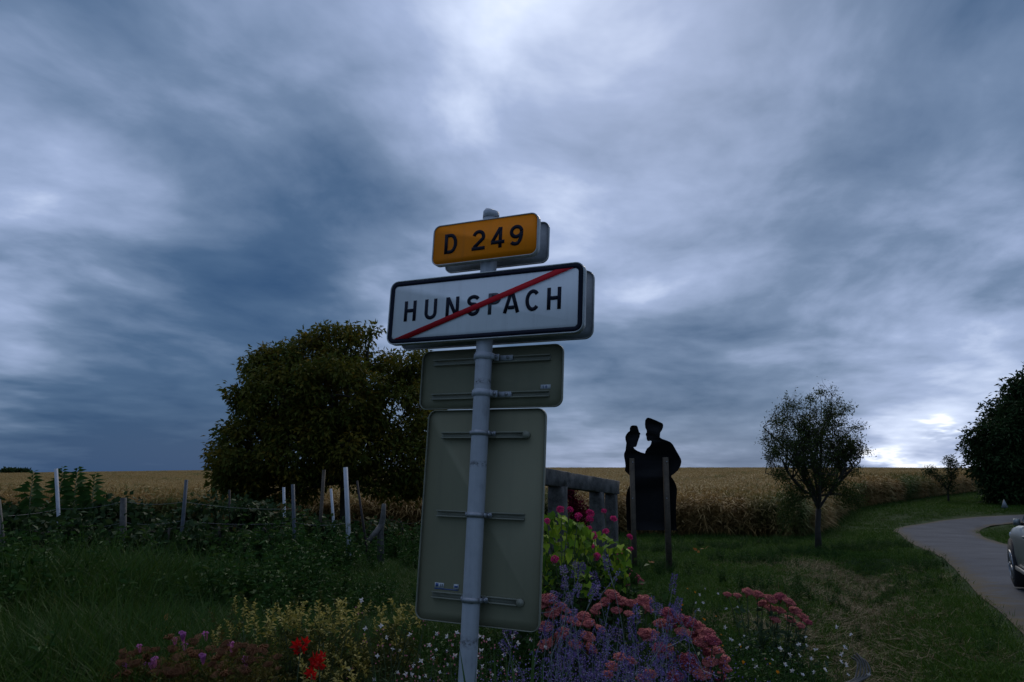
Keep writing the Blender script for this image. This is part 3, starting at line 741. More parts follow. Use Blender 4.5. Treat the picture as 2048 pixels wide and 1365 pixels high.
    for ch, x in (('C', .268), ('E', .281)):
        mb = MB()
        for i, st in enumerate(glyph(ch, .75, .2)): ribbon(mb, [(x+a*.010, Z(.378)+c*.010) for a, c in st], .0022, By-.0026-.0001*i)
        o = mb.obj('print_mark', M['blue'], b1)
    mb = MB(); mb.box((-.1995, By-.0010, Z(-.494)), (.047, .0012, .021)); mb.obj('sticker', M['sticker'], b2)
    mb = MB(); mb.box((-.114, By-.0010, Z(-.494)), (.025, .0012, .021)); mb.obj('sticker', M['sticker'], b2)
    mb = MB(); mb.box((-.211, By-.0022, Z(-.493)), (.014, .0008, .014)); mb.obj('print_mark', M['blue'], b2)
    for gx in (-.192, -.184):
        mb = MB(); mb.box((gx, By-.0022, Z(-.493)), (.003, .0008, .012)); mb.obj('print_mark', M['steel_post'], b2)
    mb = MB(); mb.box((-.114, By-.0022, Z(-.494)), (.018, .0008, .008)); mb.obj('print_mark', M['blue'], b2)
    mb = MB(); mb.box((-.163, By-.0010, Z(-.5085)), (.122, .0009, .004)); mb.obj('printed_line', M['blue'], b2)
M['panel_edge'] = plain('olive_grey_edge', (.22, .22, .165), .5, .12, 20)
sign_post()

# ------------------------------------------------------------------ silhouette couple on two posts
def couple():
    d = 16.3; Zm = [(285, 1265), (278, 1130), (272, 980), (275, 900), (285, 850), (303, 812), (325, 772), (322, 710), (310, 690), (285, 665), (262, 640), (264, 612), (268, 590), (262, 540), (252, 490), (253, 460), (268, 425), (272, 385), (277, 350), (267, 312), (265, 285), (275, 260), (295, 235), (313, 222), (313, 192), (324, 171), (345, 163), (384, 166), (395, 180), (402, 205), (411, 235), (425, 248), (418, 266), (416, 286), (405, 312), (395, 342), (386, 374), (378, 390), (352, 394), (362, 411), (390, 430), (430, 447), (472, 458), (478, 435), (495, 405), (520, 385), (535, 360), (542, 330), (530, 325), (510, 330), (495, 322), (490, 305), (488, 282), (480, 265), (483, 248), (492, 235), (488, 211), (476, 190), (472, 150), (475, 110), (488, 90), (503, 82), (530, 88), (590, 112), (655, 142), (664, 160), (662, 185), (650, 215), (632, 240), (628, 290), (650, 305), (700, 322), (740, 340), (765, 365), (790, 410), (830, 480), (850, 518), (855, 545), (845, 590), (820, 635), (780, 670), (752, 690), (748, 705), (770, 735), (795, 780), (808, 830), (808, 880), (799, 960), (797, 1100), (800, 1200), (808, 1268)]
    pts = [P(1200+x/5.25, 820+y/5.25, d) for x, y in Zm]
    base = G(1300, d)
    root = empty('couple_silhouette', base, 'black metal silhouette of a couple in costume, man in peaked cap, on two posts', 'sculpture')
    from mathutils.geometry import tessellate_polygon
    v2 = [(p.x-base.x, p.z-base.z) for p in pts]; n = len(v2)
    tris = tessellate_polygon([[Vector((a, b, 0)) for a, b in v2]])
    V = [(a, -.006, b) for a, b in v2]+[(a, .006, b) for a, b in v2]
    F = list(tris)+[tuple(i+n for i in t) for t in tris]
    for i in range(n): j = (i+1) % n; F += [(i, j, n+j), (i, n+j, n+i)]
    mb = MB(); mb.add(V, F); mb.obj('cut_out_sheet', M['black_sheet'], root)
    for x0, x1, yt, bolts in ((1260.8, 1270, 917, (925, 997)), (1328.5, 1339, 915, (924, 997))):
        a = P((x0+x1)/2, yt, d-.05); b = G((x0+x1)/2+2, d-.05); w = (x1-x0)/FPX*d
        mb = MB(); mb.tube([a-base, (a+b)/2-base, b-base-Vector((0, 0, .1))], w*.707, 4); 
        # square section
        mb = MB(); c = (a+b)/2-base; h = a.z-b.z+.1; mb.box((c.x, -.006-.045, c.z-.05), (w, .088, h), taper=.97)
        p = mb.obj('post', M['brown_post'], root)
        for yb in bolts:
            q = P((x0+x1)/2, yb, d-.1)-base; mb = MB(); mb.tube([(q.x, -.094, q.z), (q.x, -.104, q.z)], .013, 8); mb.obj('bolt', M['bolt'], p)
couple()

# ------------------------------------------------------------------ weathered timber frame behind the flowers
def rough_beam(name, a, b, w, h, parent, base, mat, n=14, jit=.0022):
    a, b = np.array(a)-np.array(base), np.array(b)-np.array(base); ax = unit(b-a); vertical = abs(ax[2]) > .8
    up = np.array([0, 0, 1.]) if not vertical else np.array([.41, .91, 0.]); sd = unit(np.cross(ax, up)); up = np.cross(sd, ax)
    V = []; prof = [(-1, -.93), (-.93, -1), (0, -1), (.93, -1), (1, -.93), (1, 0), (1, .93), (.93, 1), (0, 1), (-.93, 1), (-1, .93), (-1, 0)]; m = len(prof)
    for i in range(n+1):
        c = a+(b-a)*i/n
        for q, (s, u) in enumerate(prof): V.append(c+sd*s*w/2+up*u*h/2+rng.normal(0, jit, 3))
    F = [(i*m+k, i*m+(k+1) % m, (i+1)*m+(k+1) % m, (i+1)*m+k) for i in range(n) for k in range(m)]
    F += [tuple(range(m))[::-1], tuple(range(n*m, n*m+m))]
    mb = MB(); mb.poly(V, F); return mb.obj(name, mat, parent)
def frame():
    base = G(1110, 8.3)
    root = empty('timber_frame', base, 'weathered grey timber beam on upright posts rising behind the pink flowers', 'timber frame')
    A, B = P(1020, 944, 7.3), P(1228, 976, 9.9)
    rough_beam('beam', A, B, .15, .17, root, base, M['old_wood'], 26)
    for px_, d, w in ((1105, 8.3, .17), (1192, 9.35, .15), (1224, 9.8, .13), (1030, 7.45, .16)):
        t = A+(B-A)*((d-7.3)/2.6); g = G(px_, d)
        rough_beam('post', (t.x, d, g.z-.1), (t.x, d, t.z-.08), w, w, root, base, M['old_wood'], 16)
frame()

# ------------------------------------------------------------------ vineyard posts and wires
GP_ = 'stakes of the overgrown vineyard'
def stake(name, top, bot_px, d, w, mat, label, square=True, taper=.95, d2=None):
    a = P(*top, d); b = G(bot_px, d2 or d); b.z -= .15
    mb = MB(); 
    mb.tube([b-b, (a-b)*.5+Vector((random.gauss(0, .004),)*3), a-b], [w*.54, w*.52, w*.52*taper], 4 if square else 9, cap=True)
    o = mb.obj(name, mat); o.location = b; tag(o, label, 'post', GP_); return o
stake('vineyard_post', (112, 938), 127, 14.4, .075, M['white_post'], 'white post leaning left beside two tall leafy shoots')
stake('vineyard_post', (691, 935), 700, 14.4, .085, M['white_post'], 'tallest bright white post standing in front of the round tree trunk')
stake('vineyard_post', (567.5, 975), 571, 19.5, .075, M['white_post'], 'short white post under the left half of the round tree')
stake('vineyard_post', (662, 978), 675, 18.5, .065, M['white_post'], 'thin white post leaning left between wooden stake and tallest white post')
stake('vineyard_post', (373, 960), 352, 13.6, .07, M['steel_post'], 'blue grey metal post leaning right, left of the round tree')
stake('vineyard_post', (586, 969), 591, 14.2, .07, M['steel_post'], 'blue grey metal post just right of the short white post')
stake('vineyard_post', (648, 940), 634, 16.5, .075, M['brown_post'], 'tall brown wooden stake before the trunk of the round tree', False)
stake('vineyard_post', (247, 996), 246, 14.2, .12, M['old_wood'], 'thick short grey wooden post among the vines on the left', False, .9)
stake('vineyard_post', (-4, 1000), 22, 12.2, .085, M['old_wood'], 'leaning grey wooden post cut off by the left picture edge', False, .9)
stake('vineyard_post', (459, 980), 461, 15.5, .05, M['dark_post'], 'dark thin stake under the left edge of the round tree', False, .8)
stake('vineyard_post', (714, 962), 741, 17.0, .055, M['dark_post'], 'dark brown stake leaning left, right of the tallest white post', False, .8)
def old_stock():
    b = G(762, 16.5); root = empty('wooden_brace', b, 'forked grey old wooden post with a slanting limb beside the maize', 'post', GP_)
    p = [P(768, 1008, 16.5), P(766, 1035, 16.5), P(761, 1060, 16.5), b-Vector((0, 0, .1))]
    mb = MB(); mb.tube([q-b for q in p], [.045, .06, .07, .075], 8); mb.obj('post', M['old_wood'], root)
    p = [P(764, 1048, 16.5), P(752, 1065, 16.4), P(737, 1082, 16.2)]
    mb = MB(); mb.tube([q-b for q in p], [.055, .06, .05], 7); mb.obj('limb', M['old_wood'], root)
old_stock()
def wire(pts, label):
    q = [P(*p) for p in pts]; out = []
    for a, b in zip(q[:-1], q[1:]):
        for k in range(8):
            t = k/8; c = a.lerp(b, t); c.z -= .05*4*t*(1-t); out.append(c)
    out.append(q[-1]); mb = MB(); mb.tube([c-q[0] for c in out], .0022, 4); o = mb.obj('trellis_wire', M['wire']); o.location = q[0]
    tag(o, label, 'wire', 'trellis wires')
wire([(-40, 1032, 12.2), (118, 1018, 14.4), (247, 1003, 14.2), (368, 1004, 13.6), (588, 1018, 14.2)], 'top wire strung between the posts in front of the vines')
wire([(-40, 1062, 12.2), (120, 1058, 14.4), (247, 1045, 14.2), (364, 1042, 13.6), (588, 1045, 14.2), (696, 1046, 14.4)], 'middle wire strung between the posts in front of the vines')
wire([(-40, 1125, 12.2), (125, 1118, 14.4), (247, 1118, 14.2), (357, 1102, 13.6), (590, 1082, 14.2)], 'lowest wire strung between the posts in front of the vines')
# ------------------------------------------------------------------ trees
def limb_path(a, b, n=6, sag=0., wob=.06):
    a, b = np.array(a, float), np.array(b, float); L = np.linalg.norm(b-a); out = []
    off = rng.normal(0, wob*L, 3)
    for k in range(n+1):
        t = k/n; c = a+(b-a)*t+off*math.sin(math.pi*t); c[2] -= sag*L*4*t*(1-t)*-.5; out.append(c)
    return np.array(out)
def lobe_tree(name, px0, d, lobes, label, leafmat, nclus, per, leaf, fork_px, trunk_r, spread, group=None, drop=.5, hollow=.45, cat='tree'):
    """lobes: ellipses of the crown in metres around the trunk axis (x, y, z, rx, ry, rz)"""
    base = G(px0, d); root = empty(name, base, label, cat, group)
    fork = np.array(P(*fork_px, d)-base)
    tr = MB(); tr.tube([(0, 0, -.2), fork*.35+[.03, 0, 0], fork*.7, fork], [trunk_r*1.35, trunk_r, trunk_r*.9, trunk_r*.85], 9)
    vol = np.array([l[3]*l[4]*l[5] for l in lobes])**.75; cnt = np.maximum(2, (nclus*vol/vol.sum()).astype(int))
    cr = MB()
    for (x, y, z, rx, ry, rz), n in zip(lobes, cnt):
        c = np.array([x, y, z]); pl = limb_path(fork, c, 6, .05); tr.tube(pl, np.linspace(trunk_r*.55, trunk_r*.16, 7), 6, cap=False)
        u = unit(rng.normal(size=(n, 3))); rr = (hollow+(1-hollow)*rng.random(n)**.6)[:, None]
        C = c+u*rr*np.array([rx, ry, rz])
        for i in range(min(n, 10)): tr.tube(limb_path(pl[-1-(i % 3)], C[i], 4, .03), np.linspace(trunk_r*.16, .008, 5), 4, cap=False)
        m = np.repeat(np.arange(n), per)
        Pn = C[m]+np.clip(rng.normal(0, spread, (len(m), 3)), -1.7*spread, 1.7*spread)*np.array([1, 1, .7])
        tone = np.clip(rng.normal(.45, .2, n)[m]+rng.normal(0, .18, len(m)), 0, 1)
        D = unit(Pn-C[m]+1e-6)*.8+rng.normal(0, .5, (len(m), 3)); D[:, 2] -= drop
        add_leaves(cr, Pn, D, rng.uniform(.7, 1.25, len(m))*leaf, rng.uniform(.34, .5, len(m))*leaf, tone)
    tr.obj('trunk', M['bark'], root); cr.obj('crown', leafmat, root); return root
def px_lobes(px0, d, items):
    base = G(px0, d); out = []
    for x, y, rx, ry, dy, ryd in items:
        p = P(x, y, d); s = d/FPX*1.02; out.append((p.x-base.x, dy, p.z-base.z, rx*s, ryd, ry*s))
    return out
walnut = [(640, 672, 34, 30, 0, .6), (560, 735, 55, 45, -.5, 1.2), (625, 715, 60, 45, .4, 1.3), (705, 700, 45, 40, -.3, 1.), (740, 668, 16, 16, 0, .4), (700, 672, 14, 14, .2, .4),
          (790, 745, 55, 42, .4, 1.2), (835, 730, 30, 28, -.4, .8), (514, 815, 46, 55, .5, 1.3), (525, 745, 34, 30, .2, .8), (492, 790, 24, 28, -.2, .7), (540, 705, 20, 16, 0, .5), (590, 810, 75, 65, -1.4, 1.3), (690, 800, 80, 70, -1.8, 1.2), (790, 830, 70, 70, -.8, 1.4),
          (650, 820, 110, 90, 1.3, 1.6), (466, 905, 34, 52, -.2, 1.), (520, 905, 60, 65, -1., 1.3), (620, 900, 70, 60, -1.6, 1.2), (720, 890, 70, 60, -1.9, 1.1), (815, 915, 55, 55, -1., 1.2),
          (450, 945, 22, 26, 0, .6), (485, 985, 40, 18, -.3, .8), (600, 985, 40, 14, -.6, .7), (800, 985, 40, 14, -.6, .7), (500, 960, 55, 30, -.6, 1.1), (545, 985, 30, 18, -.4, .6), (770, 955, 55, 26, -1.2, .9), (840, 960, 35, 30, -.2, .8), (600, 950, 60, 24, .8, 1.2), (860, 860, 30, 60, .6, 1.)]
lobe_tree('walnut_tree', 688, 27.5, px_lobes(688, 27.5, walnut), 'broad round tree with yellowing leaves standing behind the vineyard posts', M['walnut'], 1500, 42, .20, (690, 965), .20, .19, drop=.5, hollow=.6)
big = [(2000, 885, 44, 55, -1., 2.2), (1962, 905, 24, 42, 0, 1.6), (2022, 835, 40, 45, 0, 2.), (2062, 795, 45, 45, -.5, 2.2), (2070, 880, 65, 75, 0, 2.6), (1985, 945, 40, 32, -1.2, 2.), (2045, 955, 60, 36, -1., 2.2),
       (2040, 775, 18, 16, 0, .8), (2125, 780, 70, 70, 0, 2.6), (2130, 900, 80, 80, 0, 2.8), (2043, 754, 9, 5, -.4, .4), (1945, 880, 10, 12, 0, .6), (1975, 850, 10, 8, 0, .6), (1990, 985, 36, 18, -1., 1.6), (2050, 988, 60, 20, -1., 2.)]
lobe_tree('roadside_tree', 2050, 52, px_lobes(2050, 52, big), 'large dark tree at the right picture edge beyond the road bend', M['dark_leaf'], 1000, 54, .33, (2050, 975), .34, .32, drop=.35, hollow=.4)
sm2 = [(1898, 922, 9, 9, 0, .3), (1902, 945, 9, 12, 0, .4), (1866, 945, 9, 12, .2, .3), (1898, 972, 7, 14, -.1, .3), (1912, 934, 7, 6, .1, .3), (1880, 955, 8, 6, 0, .3)]
lobe_tree('young_tree', 1896, 55, px_lobes(1896, 55, sm2), 'small shrubby tree just left of the large dark tree', M['dark_leaf'], 90, 26, .15, (1896, 980), .07, .17, drop=.2, hollow=.3)
for px0, w, h, lab in ((20, 7, 5, 'small far clump of dark trees at the left end of the horizon'), (43, 12, 4, 'wider far clump of dark trees on the left horizon')):
    b0 = G(px0, 235); zt = P(px0, 947, 235).z-b0.z+.5
    its = [(px0+random.uniform(-w, w)*.8, 945-random.uniform(-2, h)*.5, w*.5, h*.8, random.uniform(-2, 2), 2.) for _ in range(5)]
    lobe_tree('far_tree', px0, 235, px_lobes(px0, 235, its), lab, M['dark_leaf'], 60, 30, .8, (px0, 950), .2, .5, 'far trees on the horizon', drop=.1, hollow=.1)
def airy_tree():
    d = 25.0; base = G(1637, d); root = empty('fruit_tree', base, 'small loose crowned tree with forked trunk on the grass before the maize', 'tree')
    s = d/FPX; f0 = np.array(P(1637, 1018, d)-base); tr = MB(); cr = MB()
    tr.tube([(0, 0, -.15), (.02, 0, f0[2]*.5), f0], [.12, .085, .09], 9)
    tips = []
    def grow(p, dr, L, r, lev):
        n = 4; pts = [p]; q = p.copy(); dd = dr.copy()
        for k in range(n):
            dd = unit(dd+rng.normal(0, .13, 3)+np.array([0, 0, .04])); q = q+dd*L/n; pts.append(q.copy())
        tr.tube(pts, np.linspace(r, r*.55, n+1), 6 if lev < 2 else 3, cap=False)
        if lev >= 2: tips.extend(pts[1:])
        if lev == 4: return
        nb = (4, 5, 5, 4)[lev]
        for i in range(nb):
            j = random.randint(1 if lev else 2, n); a = unit(rng.normal(size=3)); a = unit(a-dd*np.dot(a, dd))
            ang = random.uniform(.45, 1.0); nd = unit(dd*math.cos(ang)+a*math.sin(ang)+np.array([0, 0, .10 if lev < 2 else -.06]))
            c = np.array([0, 0, f0[2]+2.0]); o = pts[j]+nd*L*.6-c
            if (o[0]/1.5)**2+(o[1]/1.6)**2+(o[2]/2.3)**2 > 1.1: nd = unit(nd-.9*unit(o))
            grow(np.array(pts[j]), nd, L*random.uniform(.52, .72), r*.5, lev+1)
    for t, L, r in (((-.34, .1, .95), 1.9, .055), ((.10, -.1, 1.0), 2.3, .06), ((.42, .05, .9), 1.7, .05), ((-.05, .35, .9), 1.8, .045), ((.05, -.4, .9), 1.6, .045), ((-.75, -.1, .5), 1.3, .06), ((.75, .1, .45), 1.3, .06)):
        st = f0+np.array([0, 0, 0]) if L > 1.5 else f0+np.array([t[0]*.5, 0, .5]); grow(st, unit(np.array(t)), L, r, 0)
    # hanging outer sprays
    tips = np.array(tips); tips = tips[(np.abs(tips[:, 0]) < 1.9)]
    m = rng.integers(0, len(tips), 12000); Pn = tips[m]+rng.normal(0, .06, (len(m), 3))
    D = rng.normal(0, 1, (len(m), 3)); D[:, 2] -= .3
    add_leaves(cr, Pn, D, rng.uniform(.06, .115, len(m)), rng.uniform(.028, .05, len(m)))
    # low drooping sprays
    for x, y, rx, ry in ((1578, 1000, 16, 40), (1600, 985, 22, 25), (1695, 990, 24, 24), (1660, 965, 30, 25), (1640, 940, 45, 40), (1568, 1035, 11, 26), (1560, 845, 14, 9), (1585, 812, 14, 10), (1622, 796, 16, 10), (1640, 784, 8, 7), (1692, 815, 14, 12), (1716, 852, 13, 10), (1726, 902, 15, 10), (1708, 940, 16, 14), (1550, 902, 12, 12), (1562, 950, 14, 14), (1580, 890, 18, 16), (1600, 850, 18, 16), (1690, 880, 18, 18), (1665, 830, 18, 16), (1715, 1000, 12, 14)):
        c = np.array(P(x, y, d)-base); n = int(90+rx*ry*(.75 if y < 950 else 1.7)); Pn = c+rng.normal(0, .5, (n, 3))*np.array([rx*s, .5, ry*s]); D = rng.normal(0, .6, (n, 3)); D[:, 2] -= .7
        add_leaves(cr, Pn, D, rng.uniform(.05, .095, n), rng.uniform(.022, .04, n)); tr.tube(limb_path(f0+np.array([0, 0, .4]), c, 5, .1), np.linspace(.03, .008, 6), 4, cap=False)
    tr.obj('trunk', M['bark'], root); cr.obj('crown', M['airy_leaf'], root)
airy_tree()

# ------------------------------------------------------------------ vines and tall weeds
def vine(px0, d, top_py, w, label, n=1500):
    b = G(px0, d); root = empty('grapevine', b, label, 'vine', 'vines along the trellis')
    h = P(px0, top_py, d).z-b.z
    tr = MB(); tr.tube([(0, 0, -.05), (random.gauss(0, .05), 0, .3), (random.gauss(0, .08), random.gauss(0, .05), .7), (0, 0, .95)], [.035, .03, .025, .02], 6)
    for s in (-1, 1): tr.tube(limb_path((0, 0, .9), (s*w*.5, random.gauss(0, .1), 1.0), 5), np.linspace(.007, .003, 6), 4, cap=False)
    tr.obj('trunk', M['bark'], root)
    cr = MB(); k = 26; C = np.stack([rng.uniform(-w*.6, w*.6, k), rng.normal(0, .16, k), np.clip(rng.normal(h*.46, h*.24, k), .12, h-.2)], 1)
    m = rng.integers(0, k, n); Pn = C[m]+rng.normal(0, .12, (n, 3)); D = rng.normal(0, .7, (n, 3)); D[:, 2] -= .25; D[:, 1] -= .3
    add_leaves(cr, Pn, D, rng.uniform(.08, .16, n), rng.uniform(.075, .14, n), fold=.12)
    cr.obj('foliage', M['vine'], root)
where = ['at the left picture edge', 'left of the leaning white post', 'right of the leaning white post', 'left of the thick grey wooden post', 'right of the thick grey wooden post', 'beside the blue grey post leaning right', 'under the left edge of the round tree', 'left of the blue grey post under the round tree', 'between blue grey post and tallest white post']
for (px0, d, top), wh in zip(((-20, 15, 985), (55, 15.4, 988), (165, 15.2, 984), (215, 15.6, 992), (300, 15.2, 1000), (390, 15, 1002), (470, 15.6, 1004), (540, 16, 1008), (628, 16.4, 1030)), where):
    vine(px0, d, top, .95, 'dark leafy grapevine %s' % wh)
for (px0, d, top), wh in zip(((90, 20, 985), (280, 20.5, 990), (430, 21, 985), (520, 21.5, 990), (610, 20, 1010), (740, 20, 1040), (800, 20.5, 1045)), ('behind the leaning white post', 'behind the gap of the thick wooden post', 'below the lowest left branches of the round tree', 'behind the short white post', 'behind the brown wooden stake', 'beside the dark leaning stake by the maize', 'nearest the sign, low before the maize')):
    vine(px0, d, top, 1.3, 'grapevine of the second row %s' % wh, 1000)
for (px0, d, top), wh in zip(((10, 12.8, 1025), (185, 13.2, 1025), (330, 13.0, 1040), (430, 13.4, 1055), (520, 13.3, 1070), (85, 12.6, 1035)), ('before the post cut off by the left edge', 'before the thick grey wooden post', 'before the foot of the post leaning right', 'between the two blue grey posts', 'before the foot of the blue grey post under the tree', 'before the foot of the leaning white post')):
    vine(px0, d, top, 1.0, 'low sprawling vine %s' % wh, 1300)
lm = MB(); add_leaves(lm, [(0, 0, 0)], [(1, 0, .15)], 1., .42, .5, .12, .35); WEEDLEAF = [lm.mesh('weed_leaf', M['weed'])]
def tall_weed(px0, top_py, d, label, n=46, group='tall leafy shoots over the vines'):
    b = G(px0, d); h = P(px0, top_py, d).z-b.z; root = empty('tall_weed', b, label, 'plant', group)
    mb = MB(); mb.tube([(0, 0, -.05), (.01, 0, h*.5), (.02, 0, h*.97)], [.014, .011, .005], 6); mb.obj('stem', M['stem'], root)
    for i in range(n):
        t = 1-(i/n)**1.1*.62; a = i*2.2+random.gauss(0, .2); el = .75-.9*(1-t)*2+random.gauss(0, .1)
        o = bpy.data.objects.new('leaf', WEEDLEAF[0]); link(o, root); o.location = (.02*t, 0, h*t)
        o.rotation_euler = (random.gauss(0, .3), -el*.6, a); o.scale = (random.uniform(.20, .28)*(.5+.8*min(1, (1-t)*5)),)*3
for px0, top, d, lab in ((42, 944, 14.8, 'tall leafy shoot furthest left against the field'), (101, 936, 14.8, 'tall leafy shoot touching the leaning white post'), (132, 938, 15, 'tall leafy shoot just right of the leaning white post'), (169, 950, 15.2, 'shorter leafy shoot right of the pair by the white post')):
    tall_weed(px0, top, d, lab)

# ------------------------------------------------------------------ flower bed
def part_at(name, me, root, p, direction, scale=1., spin=None):
    return place(name, me, root, p, direction, scale, random.random()*6.28 if spin is None else spin)
def shoot_mesh(name, n, L, leafL, leafW, mat, up=.5):
    mb = MB(); t = np.linspace(.08, 1, n); a = np.arange(n)*2.4+random.random()*6
    Pn = np.stack([np.zeros(n), np.zeros(n), t*L], 1); D = np.stack([np.cos(a), np.sin(a), np.full(n, up)+t*.6], 1)+rng.normal(0, .28, (n, 3))
    add_leaves(mb, Pn, D, leafL*(1.15-.45*t)*rng.uniform(.6, 1.35, n), leafW*rng.uniform(.7, 1.35, n), fold=.2, droop=.25)
    mb.tube([(0, 0, 0), (0, 0, L)], [.003, .0015], 3, cap=False, r=.2); return mb.mesh(name, mat)
VAR = [shoot_mesh('variegated_shoot', 22, .20, .050, .017, M['varieg']) for _ in range(4)]
VARG = [shoot_mesh('shrub_shoot', 20, .22, .048, .018, M['varieg_green']) for _ in range(3)]
SPI = [shoot_mesh('spirea_shoot', 22, .22, .045, .014, M['spirea']) for _ in range(3)]
def clump_foliage(mb, n, rx, ry, h, L, Wd, z0=.03):
    Pn = np.stack([rng.normal(0, rx*.45, n), rng.normal(0, ry*.45, n), rng.uniform(z0, 1, n)*h], 1)
    Pn[:, 2] *= np.clip(1.15-.6*((Pn[:, 0]/rx)**2+(Pn[:, 1]/ry)**2), .2, 1.1)
    D = rng.normal(0, .8, (n, 3)); D[:, 2] += .35; add_leaves(mb, Pn, D, rng.uniform(.7, 1.3, n)*L, rng.uniform(.7, 1.3, n)*Wd)
def shrub(name, px0, d, tops, bright, under, label, cat, group, stem='stem', under_n=700, under_mat=None, rx=.35):
    """tops: list of (px, py) where a bright shoot ends"""
    b = G(px0, d); root = empty(name, b, label, cat, group); st = MB(); ht = 0
    for x, y in tops:
        dd = d+random.uniform(-.25, .25); p = np.array(P(x, y, dd)-b); ht = max(ht, p[2])
        f = np.array([p[0]*.35+random.gauss(0, .04), p[1]*.35, .02]); ax = unit(unit(p-f)+rng.normal(0, .28, 3)); s = random.uniform(.5, 1.15)
        q = p-ax*.20*s; st.tube(limb_path(f, q, 4, 0, .04), [.005, .0045, .004, .0035, .003], 3, cap=False)
        part_at('shoot', random.choice(bright), root, q, ax, s)
        for _ in range(2):
            q2 = f+(q-f)*random.uniform(.45, .95)+rng.normal(0, .07, 3); q2[2] = max(.03, q2[2]); part_at('shoot', random.choice(under), root, q2, unit(ax+rng.normal(0, .6, 3)), random.uniform(.7, 1.1))
    st.obj('stems', M[stem], root)
    fo = MB(); clump_foliage(fo, under_n, rx, .3, max(.2, ht*.72), .05, .018); fo.obj('foliage', under_mat or M['varieg_green'], root)
    return root
def tops_in(n, x0, x1, y0, y1):
    out = []
    for i in range(n):
        x = x0+(x1-x0)*(i+random.random())/n; out.append((x, random.uniform(y0, y1)))
    return out
GV = 'yellow variegated shrubs in the flower bed'
shrub('variegated_shrub', 505, 5.6, [(470, 1195), (492, 1200), (510, 1203), (450, 1240), (535, 1222), (515, 1245), (480, 1240), (440, 1252), (425, 1262), (545, 1240), (500, 1225), (462, 1262)], VAR, VARG, 'pale yellow shrub furthest left, one sprig rising above the rest', 'shrub', GV, under_n=500)
shrub('variegated_shrub', 600, 5.2, tops_in(20, 545, 660, 1200, 1290)+[(610, 1205), (650, 1212), (575, 1215)], VAR, VARG, 'dense yellow leaved shrub above the red flowers', 'shrub', GV)
shrub('variegated_shrub', 690, 5.0, tops_in(20, 645, 745, 1200, 1320)+[(690, 1200), (675, 1203)], VAR, VARG, 'broad yellow leaved shrub in the middle, right of the red flowers', 'shrub', GV)
shrub('variegated_shrub', 790, 5.2, tops_in(12, 745, 830, 1205, 1290)+[(780, 1200), (768, 1212), (823, 1212)], VAR, VARG, 'sparser yellow shrub beside the lower left corner of the tall plate', 'shrub', GV, under_n=450)
shrub('variegated_shrub', 640, 4.5, tops_in(10, 590, 740, 1290, 1350), VAR, VARG, 'low yellow shrub in front below the red flowers', 'shrub', GV, under_n=500)
GS = 'rusty spirea bushes'
def corymb(name, mat, R=.06, n=60):
    mb = MB(); a = rng.uniform(0, 6.28, n); r = np.sqrt(rng.random(n))*R
    for x, y in zip(r*np.cos(a), r*np.sin(a)):
        z = .02-(x*x+y*y)/R*.3+random.uniform(0, .008); q = .0055
        mb.add([(x-q, y, z), (x+q, y, z), (x, y+q, z), (x, y-q, z), (x, y, z+q*1.2), (x*.3, y*.3, -.04)], [(0, 3, 4), (3, 1, 4), (1, 2, 4), (2, 0, 4), (0, 3, 5)])
    return mb.mesh(name, mat)
COR = [corymb('seed_head', M['spirea_head']) for _ in range(3)]; MAU = [corymb('mauve_head', M['petal_mauve'], .018, 16) for _ in range(2)]
def spirea(px0, d, x0, x1, y0, y1, label, nm=3):
    r = shrub('spirea_bush', px0, d, tops_in(26, x0, x1, y0, y1), SPI, SPI, label, 'shrub', GS, 'dry_stem', 900, M['spirea'], .42); b = r.location
    for i in range(30):
        p = P(random.uniform(x0, x1), random.uniform(y0-4, y1), d-random.uniform(.0, .35))-b; part_at('seed_head', random.choice(COR), r, p, (random.gauss(0, .3), -.3, 1), random.uniform(.3, .7))
    for i in range(nm):
        p = P(random.uniform(x0, x1), random.uniform(y0-6, y1-10), d-.1)-b; part_at('flower_head', random.choice(MAU), r, p, (0, -.4, 1), random.uniform(.8, 1.2))
spirea(290, 5.2, 240, 345, 1302, 1350, 'rust coloured bush with mauve flowers, furthest left in the bed', 5)
spirea(385, 5.0, 330, 450, 1276, 1350, 'rust coloured bush between the leftmost bush and the yellow shrubs', 6)
spirea(490, 4.7, 440, 560, 1290, 1350, 'rust coloured bush left of and below the red flowers', 2)

def petal_flower(name, n, L, W, mat, el=.3, centre=None):
    mb = MB(); a = np.arange(n)*6.283/n+rng.normal(0, .12, n)
    add_leaves(mb, np.zeros((n, 3)), np.stack([np.cos(a), np.sin(a), np.full(n, el)+rng.normal(0, .1, n)], 1), L, W, fold=.1); return mb.mesh(name, mat)
WHITE = [petal_flower('flower', 4, .018, .012, M['petal_white'], .5) for _ in range(3)]; BUD = [petal_flower('bud', 4, .014, .005, M['petal_blush'], 2.5) for _ in range(2)]
def gaura(px0, d, spots, label, lean=0.):
    b = G(px0, d); root = empty('gaura', b, label, 'flowering plant', 'white gaura clumps'); st = MB()
    for x, y in spots:
        dd = d+random.uniform(-.3, .3); p = np.array(P(x, y, dd)-b); f = np.array([p[0]*.3+random.gauss(0, .05), p[1]*.3, 0])
        st.tube(limb_path(f, p, 6, .05, .05), np.linspace(.0035, .0012, 7), 3, cap=False)
        part_at('flower', random.choice(WHITE), root, p, (random.gauss(0, .5), -.9, random.uniform(0, .8)), random.uniform(.6, 1.1))
        for _ in range(3): part_at('bud', random.choice(BUD), root, p+rng.normal(0, .02, 3)-np.array([0, 0, .03]), (random.gauss(0, .3), random.gauss(0, .3), 1), random.uniform(.7, 1.1))
    st.obj('stems', M['stem'], root)
    fo = MB(); clump_foliage(fo, 900, .42, .35, .52, .06, .012); fo.obj('foliage', M['gaura_leaf'], root)
